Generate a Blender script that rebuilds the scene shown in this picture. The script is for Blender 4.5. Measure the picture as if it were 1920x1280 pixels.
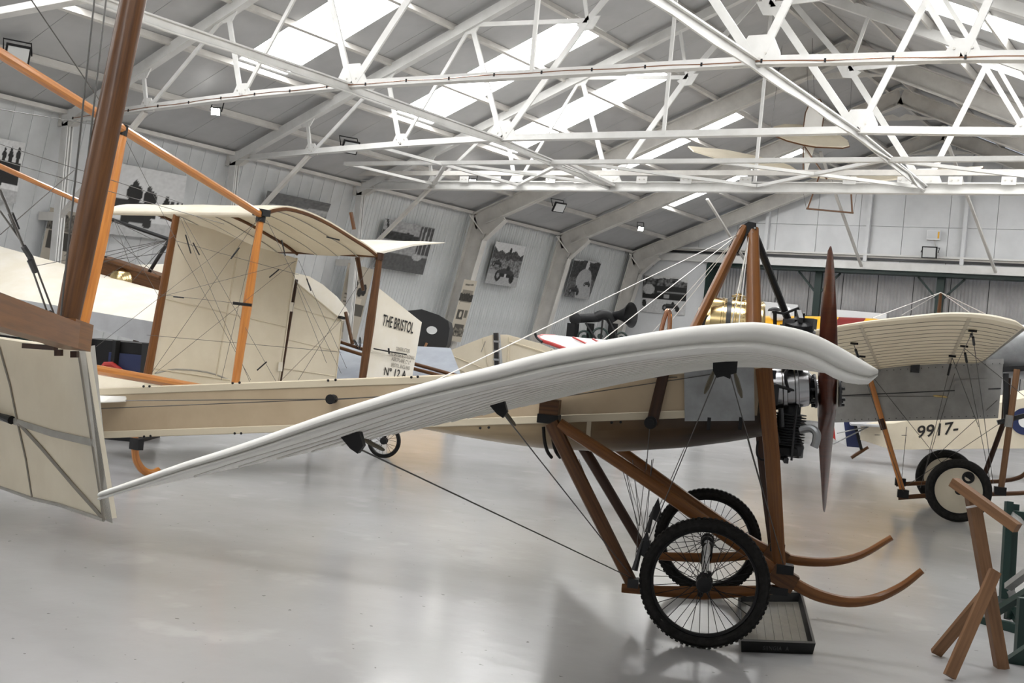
import bpy, math, random
from mathutils import Vector as V, Matrix, noise as mnoise
random.seed(7)
for o in list(bpy.data.objects): bpy.data.objects.remove(o)
SC = bpy.context.scene
COL = SC.collection
# ------------------------------------------------------------------ camera
FPX = 2150.0; EYE = 1.55
YAW, PITCH, ROLL = math.radians(33.4), math.radians(-0.2), math.radians(5.35)
FW = V((-math.sin(YAW)*math.cos(PITCH), math.cos(YAW)*math.cos(PITCH), math.sin(PITCH)))
_r = FW.cross(V((0, 0, 1))).normalized(); _u = _r.cross(FW)
RT = _r*math.cos(ROLL) + _u*math.sin(ROLL)
UP = -_r*math.sin(ROLL) + _u*math.cos(ROLL)
CAM = V((0, 0, EYE))
cd = bpy.data.cameras.new('camera'); co = bpy.data.objects.new('camera', cd); COL.objects.link(co)
cd.sensor_width = 36.0; cd.lens = FPX/1920.0*36.0; cd.clip_start = 0.05; cd.clip_end = 300
m = Matrix((RT, UP, -FW)).transposed().to_4x4(); m.translation = CAM
co.matrix_world = m; SC.camera = co
# ------------------------------------------------------------------ world, exposure
SC.view_settings.view_transform = 'Standard'; SC.view_settings.look = 'None'
SC.view_settings.gamma = 1.0; SC.view_settings.use_curve_mapping = False
SC.view_settings.exposure = 0.0
W = bpy.data.worlds.new('overcast_sky'); SC.world = W; W.use_nodes = True
W.node_tree.nodes['Background'].inputs[0].default_value = (0.80, 0.88, 1.0, 1)
W.node_tree.nodes['Background'].inputs[1].default_value = 1.0
SKYLIGHT = 14.0       # brightness of the daylight coming through the roof panes
# ------------------------------------------------------------------ pixel -> place
def ray(x, y): return FW + RT*((x-960)/FPX) + UP*((640-y)/FPX)
def onz(x, y, z=0.0): d = ray(x, y); return CAM + d*((z-EYE)/d.z)
def ony(x, y, Y): d = ray(x, y); return CAM + d*(Y/d.y)
def dep(x, y, D): return CAM + ray(x, y)*D
def onpl(x, y, p, n): d = ray(x, y); return CAM + d*((V(p)-CAM).dot(n)/d.dot(n))
# ------------------------------------------------------------------ materials
MATS = {}
def mat(name, col, rough=0.5, metal=0.0, col2=None, scale=8.0, amount=0.5, kind='noise', coat=0.0, bump=0.0, bscale=60.0,
        emit=None, trans=0.0, stretch=None, detail=4.0, lo=0.35, hi=0.65, rvar=0.0, spec=0.5, bdist=0.01):
    mt = bpy.data.materials.new(name); mt.use_nodes = True
    nt = mt.node_tree; b = nt.nodes['Principled BSDF']
    b.inputs['Base Color'].default_value = (*col, 1); b.inputs['Roughness'].default_value = rough
    b.inputs['Metallic'].default_value = metal; b.inputs['Coat Weight'].default_value = coat
    b.inputs['Coat Roughness'].default_value = 0.12; b.inputs['Specular IOR Level'].default_value = spec
    if col2 is not None or bump or rvar:
        tc = nt.nodes.new('ShaderNodeTexCoord'); mp = nt.nodes.new('ShaderNodeMapping')
        nt.links.new(tc.outputs['UV' if kind == 'wood' else 'Object'], mp.inputs[0])
        if stretch: mp.inputs['Scale'].default_value = stretch
        elif kind == 'wood': mp.inputs['Scale'].default_value = (1.3, 26.0, 1.0)
    if col2 is not None or rvar:
        nz = nt.nodes.new('ShaderNodeTexNoise'); nz.inputs['Scale'].default_value = scale
        nz.inputs['Detail'].default_value = detail; nz.inputs['Roughness'].default_value = 0.6
        nt.links.new(mp.outputs[0], nz.inputs['Vector'])
        rp = nt.nodes.new('ShaderNodeValToRGB'); rp.color_ramp.elements[0].position = lo; rp.color_ramp.elements[1].position = hi
        rp.color_ramp.elements[0].color = (*col, 1); rp.color_ramp.elements[1].color = (*(col2 or col), 1)
        nt.links.new(nz.outputs[0], rp.inputs[0])
        if col2 is not None: nt.links.new(rp.outputs[0], b.inputs['Base Color'])
        if rvar:
            mr = nt.nodes.new('ShaderNodeMapRange'); mr.inputs[3].default_value = rough-rvar; mr.inputs[4].default_value = rough+rvar
            mr.inputs[1].default_value = lo; mr.inputs[2].default_value = hi
            nt.links.new(nz.outputs[0], mr.inputs[0]); nt.links.new(mr.outputs[0], b.inputs['Roughness'])
    if bump:
        n2 = nt.nodes.new('ShaderNodeTexNoise'); n2.inputs['Scale'].default_value = bscale; n2.inputs['Detail'].default_value = 3
        nt.links.new(mp.outputs[0], n2.inputs['Vector'])
        bp = nt.nodes.new('ShaderNodeBump'); bp.inputs['Strength'].default_value = bump; bp.inputs['Distance'].default_value = bdist
        nt.links.new(n2.outputs[0], bp.inputs['Height']); nt.links.new(bp.outputs[0], b.inputs['Normal'])
    if emit:
        b.inputs['Emission Color'].default_value = (*emit[0], 1); b.inputs['Emission Strength'].default_value = emit[1]
    if trans:   # thin cloth lets a little light through
        tr = nt.nodes.new('ShaderNodeBsdfTranslucent'); mx = nt.nodes.new('ShaderNodeMixShader'); mx.inputs[0].default_value = trans
        if col2 is not None: nt.links.new(rp.outputs[0], tr.inputs[0])
        else: tr.inputs[0].default_value = (*col, 1)
        nt.links.new(b.outputs[0], mx.inputs[1]); nt.links.new(tr.outputs[0], mx.inputs[2])
        nt.links.new(mx.outputs[0], nt.nodes['Material Output'].inputs[0])
    MATS[name] = mt; return mt
def attr_mat(name, rough=0.6):
    mt = bpy.data.materials.new(name); mt.use_nodes = True; nt = mt.node_tree; b = nt.nodes['Principled BSDF']
    a = nt.nodes.new('ShaderNodeAttribute'); a.attribute_name = 'ink'
    nt.links.new(a.outputs[0], b.inputs[0]); b.inputs['Roughness'].default_value = rough; MATS[name] = mt; return mt
mat('floor_paint', (0.47, 0.465, 0.47), 0.19, col2=(0.36, 0.355, 0.355), scale=0.5, detail=3, lo=0.25, hi=0.75, bump=0.6, bscale=7.0, bdist=0.0022)
mat('white_steel', (0.68, 0.675, 0.66), 0.5, col2=(0.60, 0.595, 0.575), scale=3.0)
mat('cream_steel', (0.62, 0.60, 0.56), 0.5, col2=(0.50, 0.48, 0.45), scale=2.0)
mat('roof_sheet', (0.46, 0.46, 0.46), 0.6, col2=(0.40, 0.40, 0.40), scale=1.1)
mat('wall_sheet', (0.60, 0.61, 0.615), 0.55, col2=(0.52, 0.53, 0.535), scale=1.6)
mat('back_sheet', (0.68, 0.69, 0.70), 0.55, col2=(0.58, 0.59, 0.60), scale=0.9)
mat('door_sheet', (0.42, 0.415, 0.41), 0.5, 0.1, col2=(0.34, 0.335, 0.33), scale=1.5)
mat('green_steel', (0.006, 0.022, 0.018), 0.45)
mat('skylight', (0.9, 0.93, 0.95), 0.6, emit=((1.0, 1.0, 0.99), SKYLIGHT))
mat('lamp_lit', (1, 1, 1), 0.4, emit=((1.0, 0.98, 0.93), 60.0))
mat('lamp_glass', (0.55, 0.56, 0.56), 0.15)
mat('black_metal', (0.010, 0.010, 0.011), 0.5, spec=0.3)
mat('dark_metal', (0.05, 0.05, 0.052), 0.35, 0.8)
mat('steel_wire', (0.10, 0.095, 0.09), 0.4, 0.6)
mat('bright_wire', (0.6, 0.58, 0.55), 0.35, 0.6)
mat('aluminium', (0.36, 0.37, 0.38), 0.42, 0.6, col2=(0.28, 0.285, 0.29), scale=7.0, rvar=0.08)
mat('grey_panel', (0.34, 0.335, 0.325), 0.45, 0.25, col2=(0.27, 0.265, 0.255), scale=5.0)
mat('crankcase', (0.42, 0.42, 0.43), 0.24, 1.0)
mat('brass', (0.74, 0.58, 0.30), 0.20, 1.0, col2=(0.66, 0.50, 0.25), scale=4.0)
mat('copper', (0.42, 0.22, 0.14), 0.2, 0.9)
mat('rubber', (0.010, 0.009, 0.008), 0.8, col2=(0.02, 0.019, 0.018), scale=30.0, spec=0.25)
mat('orange_wood', (0.56, 0.215, 0.035), 0.35, col2=(0.40, 0.135, 0.02), kind='wood', scale=2.0, coat=0.5)
mat('brown_wood', (0.125, 0.052, 0.016), 0.42, col2=(0.066, 0.026, 0.009), kind='wood', scale=2.0, coat=0.1, spec=0.3)
mat('strut_wood', (0.20, 0.078, 0.019), 0.40, col2=(0.125, 0.045, 0.011), kind='wood', scale=2.0, coat=0.15, spec=0.3)
mat('dark_wood', (0.055, 0.022, 0.010), 0.42, col2=(0.032, 0.013, 0.007), kind='wood', scale=2.0, coat=0.1, spec=0.3)
mat('mahogany', (0.095, 0.026, 0.014), 0.28, col2=(0.062, 0.018, 0.011), kind='wood', scale=2.0, coat=0.4)
mat('pine', (0.235, 0.120, 0.055), 0.6, col2=(0.165, 0.080, 0.036), kind='wood', scale=2.0)
mat('linen_white', (0.88, 0.865, 0.825), 0.5, col2=(0.83, 0.81, 0.765), scale=2.5, trans=0.15)
mat('linen_cream', (0.82, 0.755, 0.62), 0.55, col2=(0.75, 0.68, 0.545), scale=3.0, trans=0.25)
mat('linen_pale', (0.80, 0.745, 0.63), 0.55, col2=(0.86, 0.82, 0.74), scale=2.2, trans=0.2)
mat('linen_tan', (0.53, 0.42, 0.285), 0.5, col2=(0.46, 0.355, 0.235), scale=3.5, trans=0.05)
mat('linen_oiled', (0.36, 0.265, 0.155), 0.42, col2=(0.035, 0.020, 0.010), scale=1.1, lo=0.40, hi=0.62, detail=6, stretch=(1, 1, 1))
mat('linen_grey', (0.42, 0.43, 0.44), 0.6, col2=(0.36, 0.36, 0.37), scale=3.0)
mat('tape_cream', (0.62, 0.545, 0.41), 0.5)
mat('tape_grey', (0.36, 0.345, 0.31), 0.6, col2=(0.30, 0.285, 0.25), scale=9.0)
mat('tape_dark', (0.21, 0.185, 0.15), 0.6)
mat('silver_dope', (0.30, 0.33, 0.38), 0.6, col2=(0.25, 0.275, 0.32), scale=4.0)
mat('white_paint', (0.80, 0.80, 0.80), 0.4)
mat('red_paint', (0.42, 0.025, 0.02), 0.4)
mat('blue_paint', (0.015, 0.025, 0.09), 0.4)
mat('yellow_paint', (0.80, 0.42, 0.02), 0.45)
mat('maroon_paint', (0.20, 0.022, 0.02), 0.45)
mat('black_ink', (0.012, 0.010, 0.009), 0.7)
mat('grey_ink', (0.22, 0.20, 0.17), 0.6)
mat('black_cloth', (0.014, 0.014, 0.015), 0.8, bump=0.1, bscale=20)
mat('paper', (0.52, 0.46, 0.36), 0.7, col2=(0.44, 0.38, 0.29), scale=6.0)
mat('tray_black', (0.008, 0.008, 0.008), 0.45, spec=0.3)
mat('oily_grey', (0.11, 0.10, 0.08), 0.3, col2=(0.065, 0.058, 0.047), scale=9.0)
mat('green_paint', (0.006, 0.028, 0.022), 0.45)
mat('olive', (0.09, 0.075, 0.045), 0.6)
attr_mat('photo_print')
# ------------------------------------------------------------------ mesh builder
class MB:
    def __init__(s): s.v = []; s.f = []; s.uv = []
    def add(s, vs, fs, uvs=None):
        n = len(s.v); s.v += [V(p) for p in vs]
        for i, f in enumerate(fs):
            s.f.append([n+k for k in f])
            s.uv.append(uvs[i] if uvs else [(vs[k][0], vs[k][2]) for k in f])
        return s
    def bar(s, a, b, w, h=None, up=(0, 0, 1), w2=None, h2=None):
        a, b = V(a), V(b); h = w if h is None else h; t = (b-a); L = t.length
        if L < 1e-6: return s
        t /= L; u = V(up); u = u - t*u.dot(t)
        if u.length < 1e-3: u = V((1, 0, 0)) - t*t.x
        if u.length < 1e-3: u = V((0, 1, 0)) - t*t.y
        u.normalize(); n = t.cross(u)
        w2 = w if w2 is None else w2; h2 = h if h2 is None else h2
        vs = []
        for p, W_, H_ in ((a, w, h), (b, w2, h2)):
            for i, j in ((-1, -1), (1, -1), (1, 1), (-1, 1)): vs.append(p + n*(i*W_/2) + u*(j*H_/2))
        fs = [[0, 1, 5, 4], [1, 2, 6, 5], [2, 3, 7, 6], [3, 0, 4, 7], [3, 2, 1, 0], [4, 5, 6, 7]]
        k = random.random()*9; ed = [k, k+w, k+w+h, k+2*w+h, k+2*w+2*h]
        uv = [[(k, ed[i]), (k, ed[i+1]), (k+L, ed[i+1]), (k+L, ed[i])] for i in range(4)]
        uv += [[(k, k), (k+w, k), (k+w, k+h), (k, k+h)]]*2
        return s.add(vs, fs, uv)
    def tube(s, pts, r, n=8, ref=None, caps=True, closed=False):
        pts = [V(p) for p in pts]; m_ = len(pts)
        rr = r if isinstance(r, list) else [r]*m_
        rr = [q if isinstance(q, tuple) else (q, q) for q in rr]
        rings = []; n1 = None; k = random.random()*9; L = [k]
        for i in range(m_):
            if closed: t = pts[(i+1) % m_]-pts[i-1]
            else: t = pts[min(i+1, m_-1)]-pts[max(i-1, 0)]
            t.normalize()
            if ref is not None: n1 = V(ref)
            elif n1 is None: n1 = V((0, 0, 1)) if abs(t.z) < 0.9 else V((1, 0, 0))
            n1 = (n1 - t*n1.dot(t)).normalized(); n2 = t.cross(n1)
            rings.append([pts[i] + n1*(rr[i][0]*math.cos(a)) + n2*(rr[i][1]*math.sin(a)) for a in [2*math.pi*j/n for j in range(n)]])
            if i: L.append(L[-1] + (pts[i]-pts[i-1]).length)
        vs = [p for q in rings for p in q]; fs = []; uv = []
        per = 2*math.pi*max(rr[0][0], rr[0][1])
        for i in range(m_ if closed else m_-1):
            i2 = (i+1) % m_
            for j in range(n):
                j2 = (j+1) % n; fs.append([i*n+j, i*n+j2, i2*n+j2, i2*n+j])
                l2 = L[i2] if i2 else L[-1]+0.05
                uv.append([(L[i], k+per*j/n), (L[i], k+per*(j+1)/n), (l2, k+per*(j+1)/n), (l2, k+per*j/n)])
        if caps and not closed:
            fs.append(list(range(n))[::-1]); fs.append([(m_-1)*n+j for j in range(n)])
            uv += [[(k, k)]*n]*2
        return s.add(vs, fs, uv)
    def lathe(s, o, ax, prof, n=16, caps=True):
        o, ax = V(o), V(ax).normalized()
        n1 = V((0, 0, 1)) if abs(ax.z) < 0.9 else V((1, 0, 0))
        n1 = (n1-ax*n1.dot(ax)).normalized(); n2 = ax.cross(n1)
        vs = []; fs = []
        for a_, r_ in prof:
            for j in range(n):
                t = 2*math.pi*j/n; vs.append(o + ax*a_ + n1*(r_*math.cos(t)) + n2*(r_*math.sin(t)))
        for i in range(len(prof)-1):
            for j in range(n):
                j2 = (j+1) % n; fs.append([i*n+j, i*n+j2, (i+1)*n+j2, (i+1)*n+j])
        if caps:
            fs.append(list(range(n))[::-1]); fs.append([(len(prof)-1)*n+j for j in range(n)])
        return s.add(vs, fs)
    def torus(s, c, ax, R_, r_, n=40, k=10):
        c, ax = V(c), V(ax).normalized()
        n1 = V((0, 0, 1)) if abs(ax.z) < 0.9 else V((1, 0, 0))
        n1 = (n1-ax*n1.dot(ax)).normalized(); n2 = ax.cross(n1)
        ra, rb = r_ if isinstance(r_, tuple) else (r_, r_)
        vs = []; fs = []
        for i in range(n):
            d = n1*math.cos(2*math.pi*i/n) + n2*math.sin(2*math.pi*i/n)
            for j in range(k):
                t = 2*math.pi*j/k; vs.append(c + d*(R_+ra*math.cos(t)) + ax*(rb*math.sin(t)))
        for i in range(n):
            for j in range(k):
                i2, j2 = (i+1) % n, (j+1) % k; fs.append([i*k+j, i2*k+j, i2*k+j2, i*k+j2])
        return s.add(vs, fs)
    def loft(s, secs, ring=True, caps=True):
        n = len(secs[0]); vs = [V(p) for q in secs for p in q]; fs = []
        for i in range(len(secs)-1):
            for j in range(n if ring else n-1):
                j2 = (j+1) % n; fs.append([i*n+j, i*n+j2, (i+1)*n+j2, (i+1)*n+j])
        if ring and caps:
            fs.append(list(range(n))[::-1]); fs.append([(len(secs)-1)*n+j for j in range(n)])
        return s.add(vs, fs)
    def prism(s, poly, d):
        n = len(poly); d = V(d); a = [V(p) for p in poly]; b = [p+d for p in a]
        fs = [list(range(n))[::-1], [n+i for i in range(n)]] + [[i, (i+1) % n, n+(i+1) % n, n+i] for i in range(n)]
        return s.add(a+b, fs)
    def box(s, c, sx, sy, sz, ex=(1, 0, 0), ey=(0, 1, 0), ez=(0, 0, 1)):
        c, ex, ey, ez = V(c), V(ex), V(ey), V(ez)
        return s.bar(c-ex*(sx/2), c+ex*(sx/2), sy, sz, up=ez)
ROOT = {}
def tag(o, label=None, cat=None, group=None, kind=None):
    if label: o['label'] = label
    if cat: o['category'] = cat
    if group: o['group'] = group
    if kind: o['kind'] = kind
    return o
def thing(name, loc, label=None, cat=None, group=None, kind=None):
    o = bpy.data.objects.new(name, None); COL.objects.link(o); o.location = V(loc); o.empty_display_size = 0.1
    ROOT[o.name] = V(loc); return tag(o, label, cat, group, kind)
def obj(name, mb, mt, parent=None, smooth=35, label=None, cat=None, group=None, kind=None, sub=0):
    vs = mb.v
    if parent is None:
        xs = [p.x for p in vs]; ys = [p.y for p in vs]; zs = [p.z for p in vs]
        org = V(((min(xs)+max(xs))/2, (min(ys)+max(ys))/2, min(zs)))
    else: org = ROOT[parent.name]
    me = bpy.data.meshes.new(name); me.from_pydata([tuple(p-org) for p in vs], [], mb.f)
    uvl = me.uv_layers.new(name='UVMap'); flat = [c for f in mb.uv for uv in f for c in (float(uv[0]), float(uv[1]))]
    uvl.data.foreach_set('uv', flat)
    me.validate(clean_customdata=False)
    import bmesh
    bm = bmesh.new(); bm.from_mesh(me); bmesh.ops.recalc_face_normals(bm, faces=bm.faces); bm.to_mesh(me); bm.free()
    if smooth:
        me.polygons.foreach_set('use_smooth', [True]*len(me.polygons)); me.set_sharp_from_angle(angle=math.radians(smooth))
    o = bpy.data.objects.new(name, me); COL.objects.link(o)
    o.data.materials.append(MATS[mt] if isinstance(mt, str) else mt)
    if parent is None: o.location = org
    else: o.parent = parent
    ROOT[o.name] = org
    return tag(o, label, cat, group, kind)
def copyobj(src, off, parent=None):
    c = src.copy(); COL.objects.link(c); c.parent = parent if parent else src.parent
    c.location = src.location + V(off); ROOT[c.name] = ROOT[src.name]; return c
def wire(parent, a, b, r=0.0028, mt='steel_wire', name='bracing_wire', sag=0.0):
    a, b = V(a), V(b); mid = (a+b)/2 - V((0, 0, sag))
    return obj(name, MB().tube([a, mid, b] if sag else [a, b], r, 5), mt, parent)
def lerp(a, b, t): return a + (b-a)*t
def interp(tab, x):
    if x <= tab[0][0]: return tab[0][1]
    for (x0, y0), (x1, y1) in zip(tab, tab[1:]):
        if x <= x1: return y0 + (y1-y0)*(x-x0)/(x1-x0)
    return tab[-1][1]
def smoothpts(pts, n=4):
    """Catmull-Rom through the points"""
    P = [V(p) for p in pts]; P = [P[0]*2-P[1]] + P + [P[-1]*2-P[-2]]; out = []
    for i in range(1, len(P)-2):
        for k in range(n):
            t = k/n; a, b, c, d = P[i-1], P[i], P[i+1], P[i+2]
            out.append(0.5*((2*b) + (c-a)*t + (2*a-5*b+4*c-d)*t*t + (3*b-a-3*c+d)*t**3))
    return out + [P[-2]]
# ================================================================== the hall
XE, ZE, XR = -17.0, 4.61, -7.8               # left eave, its height, ridge line
KS = 0.4143; ZRIDGE = ZE + (XR-XE)*KS; XE2 = 2*XR-XE
LEAN = math.tan(math.radians(12.0))
def zr(x): return ZE + ((x-XE) if x <= XR else (XE2-x))*KS
YF0, YB = -5.0, 32.2
FR = [-4.7, -0.6, 3.5, 7.6, 11.7, 15.4, 19.1, 23.4, 27.6, 32.0]     # frames along the hall
def wallx(z): return XE - (ZE-z)*LEAN
# floor
fl = MB().bar((-8, (YF0+YB)/2, -0.1), (-8, (YF0+YB)/2, 0), YB-YF0+1, 24)
fl = MB(); fl.add([(-20, YF0-0.5, 0), (5, YF0-0.5, 0), (5, YB+3, 0), (-20, YB+3, 0), (-20, YF0-0.5, -0.15), (5, YF0-0.5, -0.15), (5, YB+3, -0.15), (-20, YB+3, -0.15)],
       [[0, 1, 2, 3], [7, 6, 5, 4], [0, 4, 5, 1], [1, 5, 6, 2], [2, 6, 7, 3], [3, 7, 4, 0]])
obj('floor', fl, 'floor_paint', kind='structure', smooth=0)
fm = MATS['floor_paint'].node_tree; fb_ = fm.nodes['Principled BSDF']; lk = fb_.inputs['Base Color'].links[0].from_socket
ftc = fm.nodes.new('ShaderNodeTexCoord')
def fnoise(sc, lo, hi, det=2.0, st=(1, 1, 1)):
    mp_ = fm.nodes.new('ShaderNodeMapping'); mp_.inputs['Scale'].default_value = st; fm.links.new(ftc.outputs['Object'], mp_.inputs[0])
    n_ = fm.nodes.new('ShaderNodeTexNoise'); n_.inputs['Scale'].default_value = sc; n_.inputs['Detail'].default_value = det; fm.links.new(mp_.outputs[0], n_.inputs[0])
    r_ = fm.nodes.new('ShaderNodeMapRange'); r_.inputs[1].default_value = lo; r_.inputs[2].default_value = hi; fm.links.new(n_.outputs[0], r_.inputs[0]); return r_.outputs[0]
def fmix(prev, fac, k, col):
    mx_ = fm.nodes.new('ShaderNodeMix'); mx_.data_type = 'RGBA'; mu = fm.nodes.new('ShaderNodeMath'); mu.operation = 'MULTIPLY'; mu.inputs[1].default_value = k
    fm.links.new(fac, mu.inputs[0]); fm.links.new(mu.outputs[0], mx_.inputs['Factor']); fm.links.new(prev, mx_.inputs['A']); mx_.inputs['B'].default_value = (*col, 1); return mx_.outputs['Result']
c_ = fmix(lk, fnoise(3.0, .45, .75, 6, (1, 1.6, 1)), .22, (.34, .335, .33))       # drag marks
c_ = fmix(c_, fnoise(19.0, .745, .76), .7, (.10, .095, .09))                       # grit and chips
c_ = fmix(c_, fnoise(2.2, .60, .70, 5), .25, (.62, .615, .61))                    # touched-up paint
fm.links.new(c_, fb_.inputs['Base Color'])
# leaning side walls made of narrow sheets
def side_wall(name, sgn):
    back = MB(); X = lambda z: wallx(z) if sgn < 0 else 2*XR-wallx(z)
    d = 0.10*sgn
    back.prism([(X(0)+d, YF0, 0), (X(ZE)+d, YF0, ZE), (X(ZE)+d*2, YF0, ZE), (X(0)+d*2, YF0, 0)], (0, YB-YF0+0.3, 0))
    w = obj(name, back, 'wall_sheet', kind='structure', smooth=0)
    protos = {}
    y = YF0; k = 0
    while y < YB-0.05:
        rear = y > 19.0; pw = 0.33
        key = rear
        if key not in protos:
            mb = MB(); prof = [(0.008, -0.03), (0.014, 0.0), (pw-0.014, 0.0), (pw-0.008, -0.03)]
            if rear: prof = [(0.008, -0.03), (0.014, 0), (0.085, 0), (0.095, 0.012), (0.115, 0.012), (0.125, 0), (0.205, 0), (0.215, 0.012), (0.235, 0.012), (0.245, 0), (pw-0.014, 0), (pw-0.008, -0.03)]
            secs = []
            for z in (0.0, ZE-0.02): secs.append([(X(z)+d*0.9-sgn*q, y+p, z) for p, q in prof])
            mb.loft(secs, ring=False)
            protos[key] = (obj('wall_panel', mb, 'wall_sheet', w, smooth=0), y)
        else:
            s, y0 = protos[key]; copyobj(s, (0, y-y0, 0), w)
        y += pw
    # top rail along the eave
    rail = MB(); xx = X(ZE)-sgn*0.06
    rail.bar((xx, YF0, ZE-0.03), (xx, YB, ZE-0.03), 0.12, 0.07)
    obj('eave_rail', rail, 'cream_steel', w)
    return w
WL = side_wall('wall_left', -1); WR = side_wall('wall_right', 1)
for yy, nm in ((YF0-0.2, 'wall_front'),):
    mb = MB().prism([(XE-1, yy, 0), (XE2+1, yy, 0), (XE2, yy, ZE), (XR, yy, ZRIDGE), (XE, yy, ZE)], (0, 0.2, 0))
    obj(nm, mb, 'back_sheet', kind='structure', smooth=0)
# roof: sheets between frames, one long pane of daylight in every bay and slope
SKY = [(-3.2, -2.1), (0.9, 2.0), (4.95, 6.05), (8.9, 10.0), (13.03, 14.12), (17.1, 18.24), (20.3, 21.38), (24.2, 25.3), (28.72, 29.62)]
ceil = MB().bar((XR, YF0, ZRIDGE+0.06), (XR, YB, ZRIDGE+0.06), 0.35, 0.05)
ceil = obj('ceiling', ceil, 'roof_sheet', kind='structure')
wn = 0
for sgn in (-1, 1):
    def RP(x, y, dz=0.0):
        xx = x if sgn < 0 else 2*XR-x
        return V((xx, y, zr(x)+dz))
    def sheet(x0, x1, y0, y1, nm, mt, parent, th=0.05, dz=0.0, **kw):
        mb = MB(); a = [RP(x0, y0, dz), RP(x1, y0, dz), RP(x1, y1, dz), RP(x0, y1, dz)]
        mb.prism(a, (0, 0, th)); return obj(nm, mb, mt, parent, smooth=0, **kw)
    xs0, xs1 = -14.45, -10.62
    ys = [YF0] + [q for p in SKY for q in p] + [YB+0.3]
    for i in range(len(ys)-1):
        y0, y1 = ys[i], ys[i+1]
        if i % 2 == 0:      # opaque, split into sheets about a metre wide
            n = max(1, round((y1-y0)/1.02))
            for k in range(n):
                ya, yb = lerp(y0, y1, k/n), lerp(y0, y1, (k+1)/n)
                sheet(XE-0.25, XR, ya+0.004, yb-0.004, 'roof_panel', 'roof_sheet', ceil, dz=0.02)
        else:
            sheet(XE-0.25, xs0, y0+0.004, y1-0.004, 'roof_panel', 'roof_sheet', ceil, dz=0.02)
            sheet(xs1, XR, y0+0.004, y1-0.004, 'roof_panel', 'roof_sheet', ceil, dz=0.02)
            wn += 1
            sheet(xs0, xs1, y0, y1, 'window_%d' % wn, 'skylight', None, th=0.02, dz=0.03, kind='structure')
    for x in (-15.8, -14.5, -13.2, -11.9, -10.6, -9.3, -8.1):
        mb = MB().bar(RP(x, YF0, -0.05), RP(x, YB, -0.05), 0.06, 0.11, up=(-KS*(-1 if sgn < 0 else 1)*-1, 0, 1))
        obj('purlin', mb, 'cream_steel', ceil)
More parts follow.
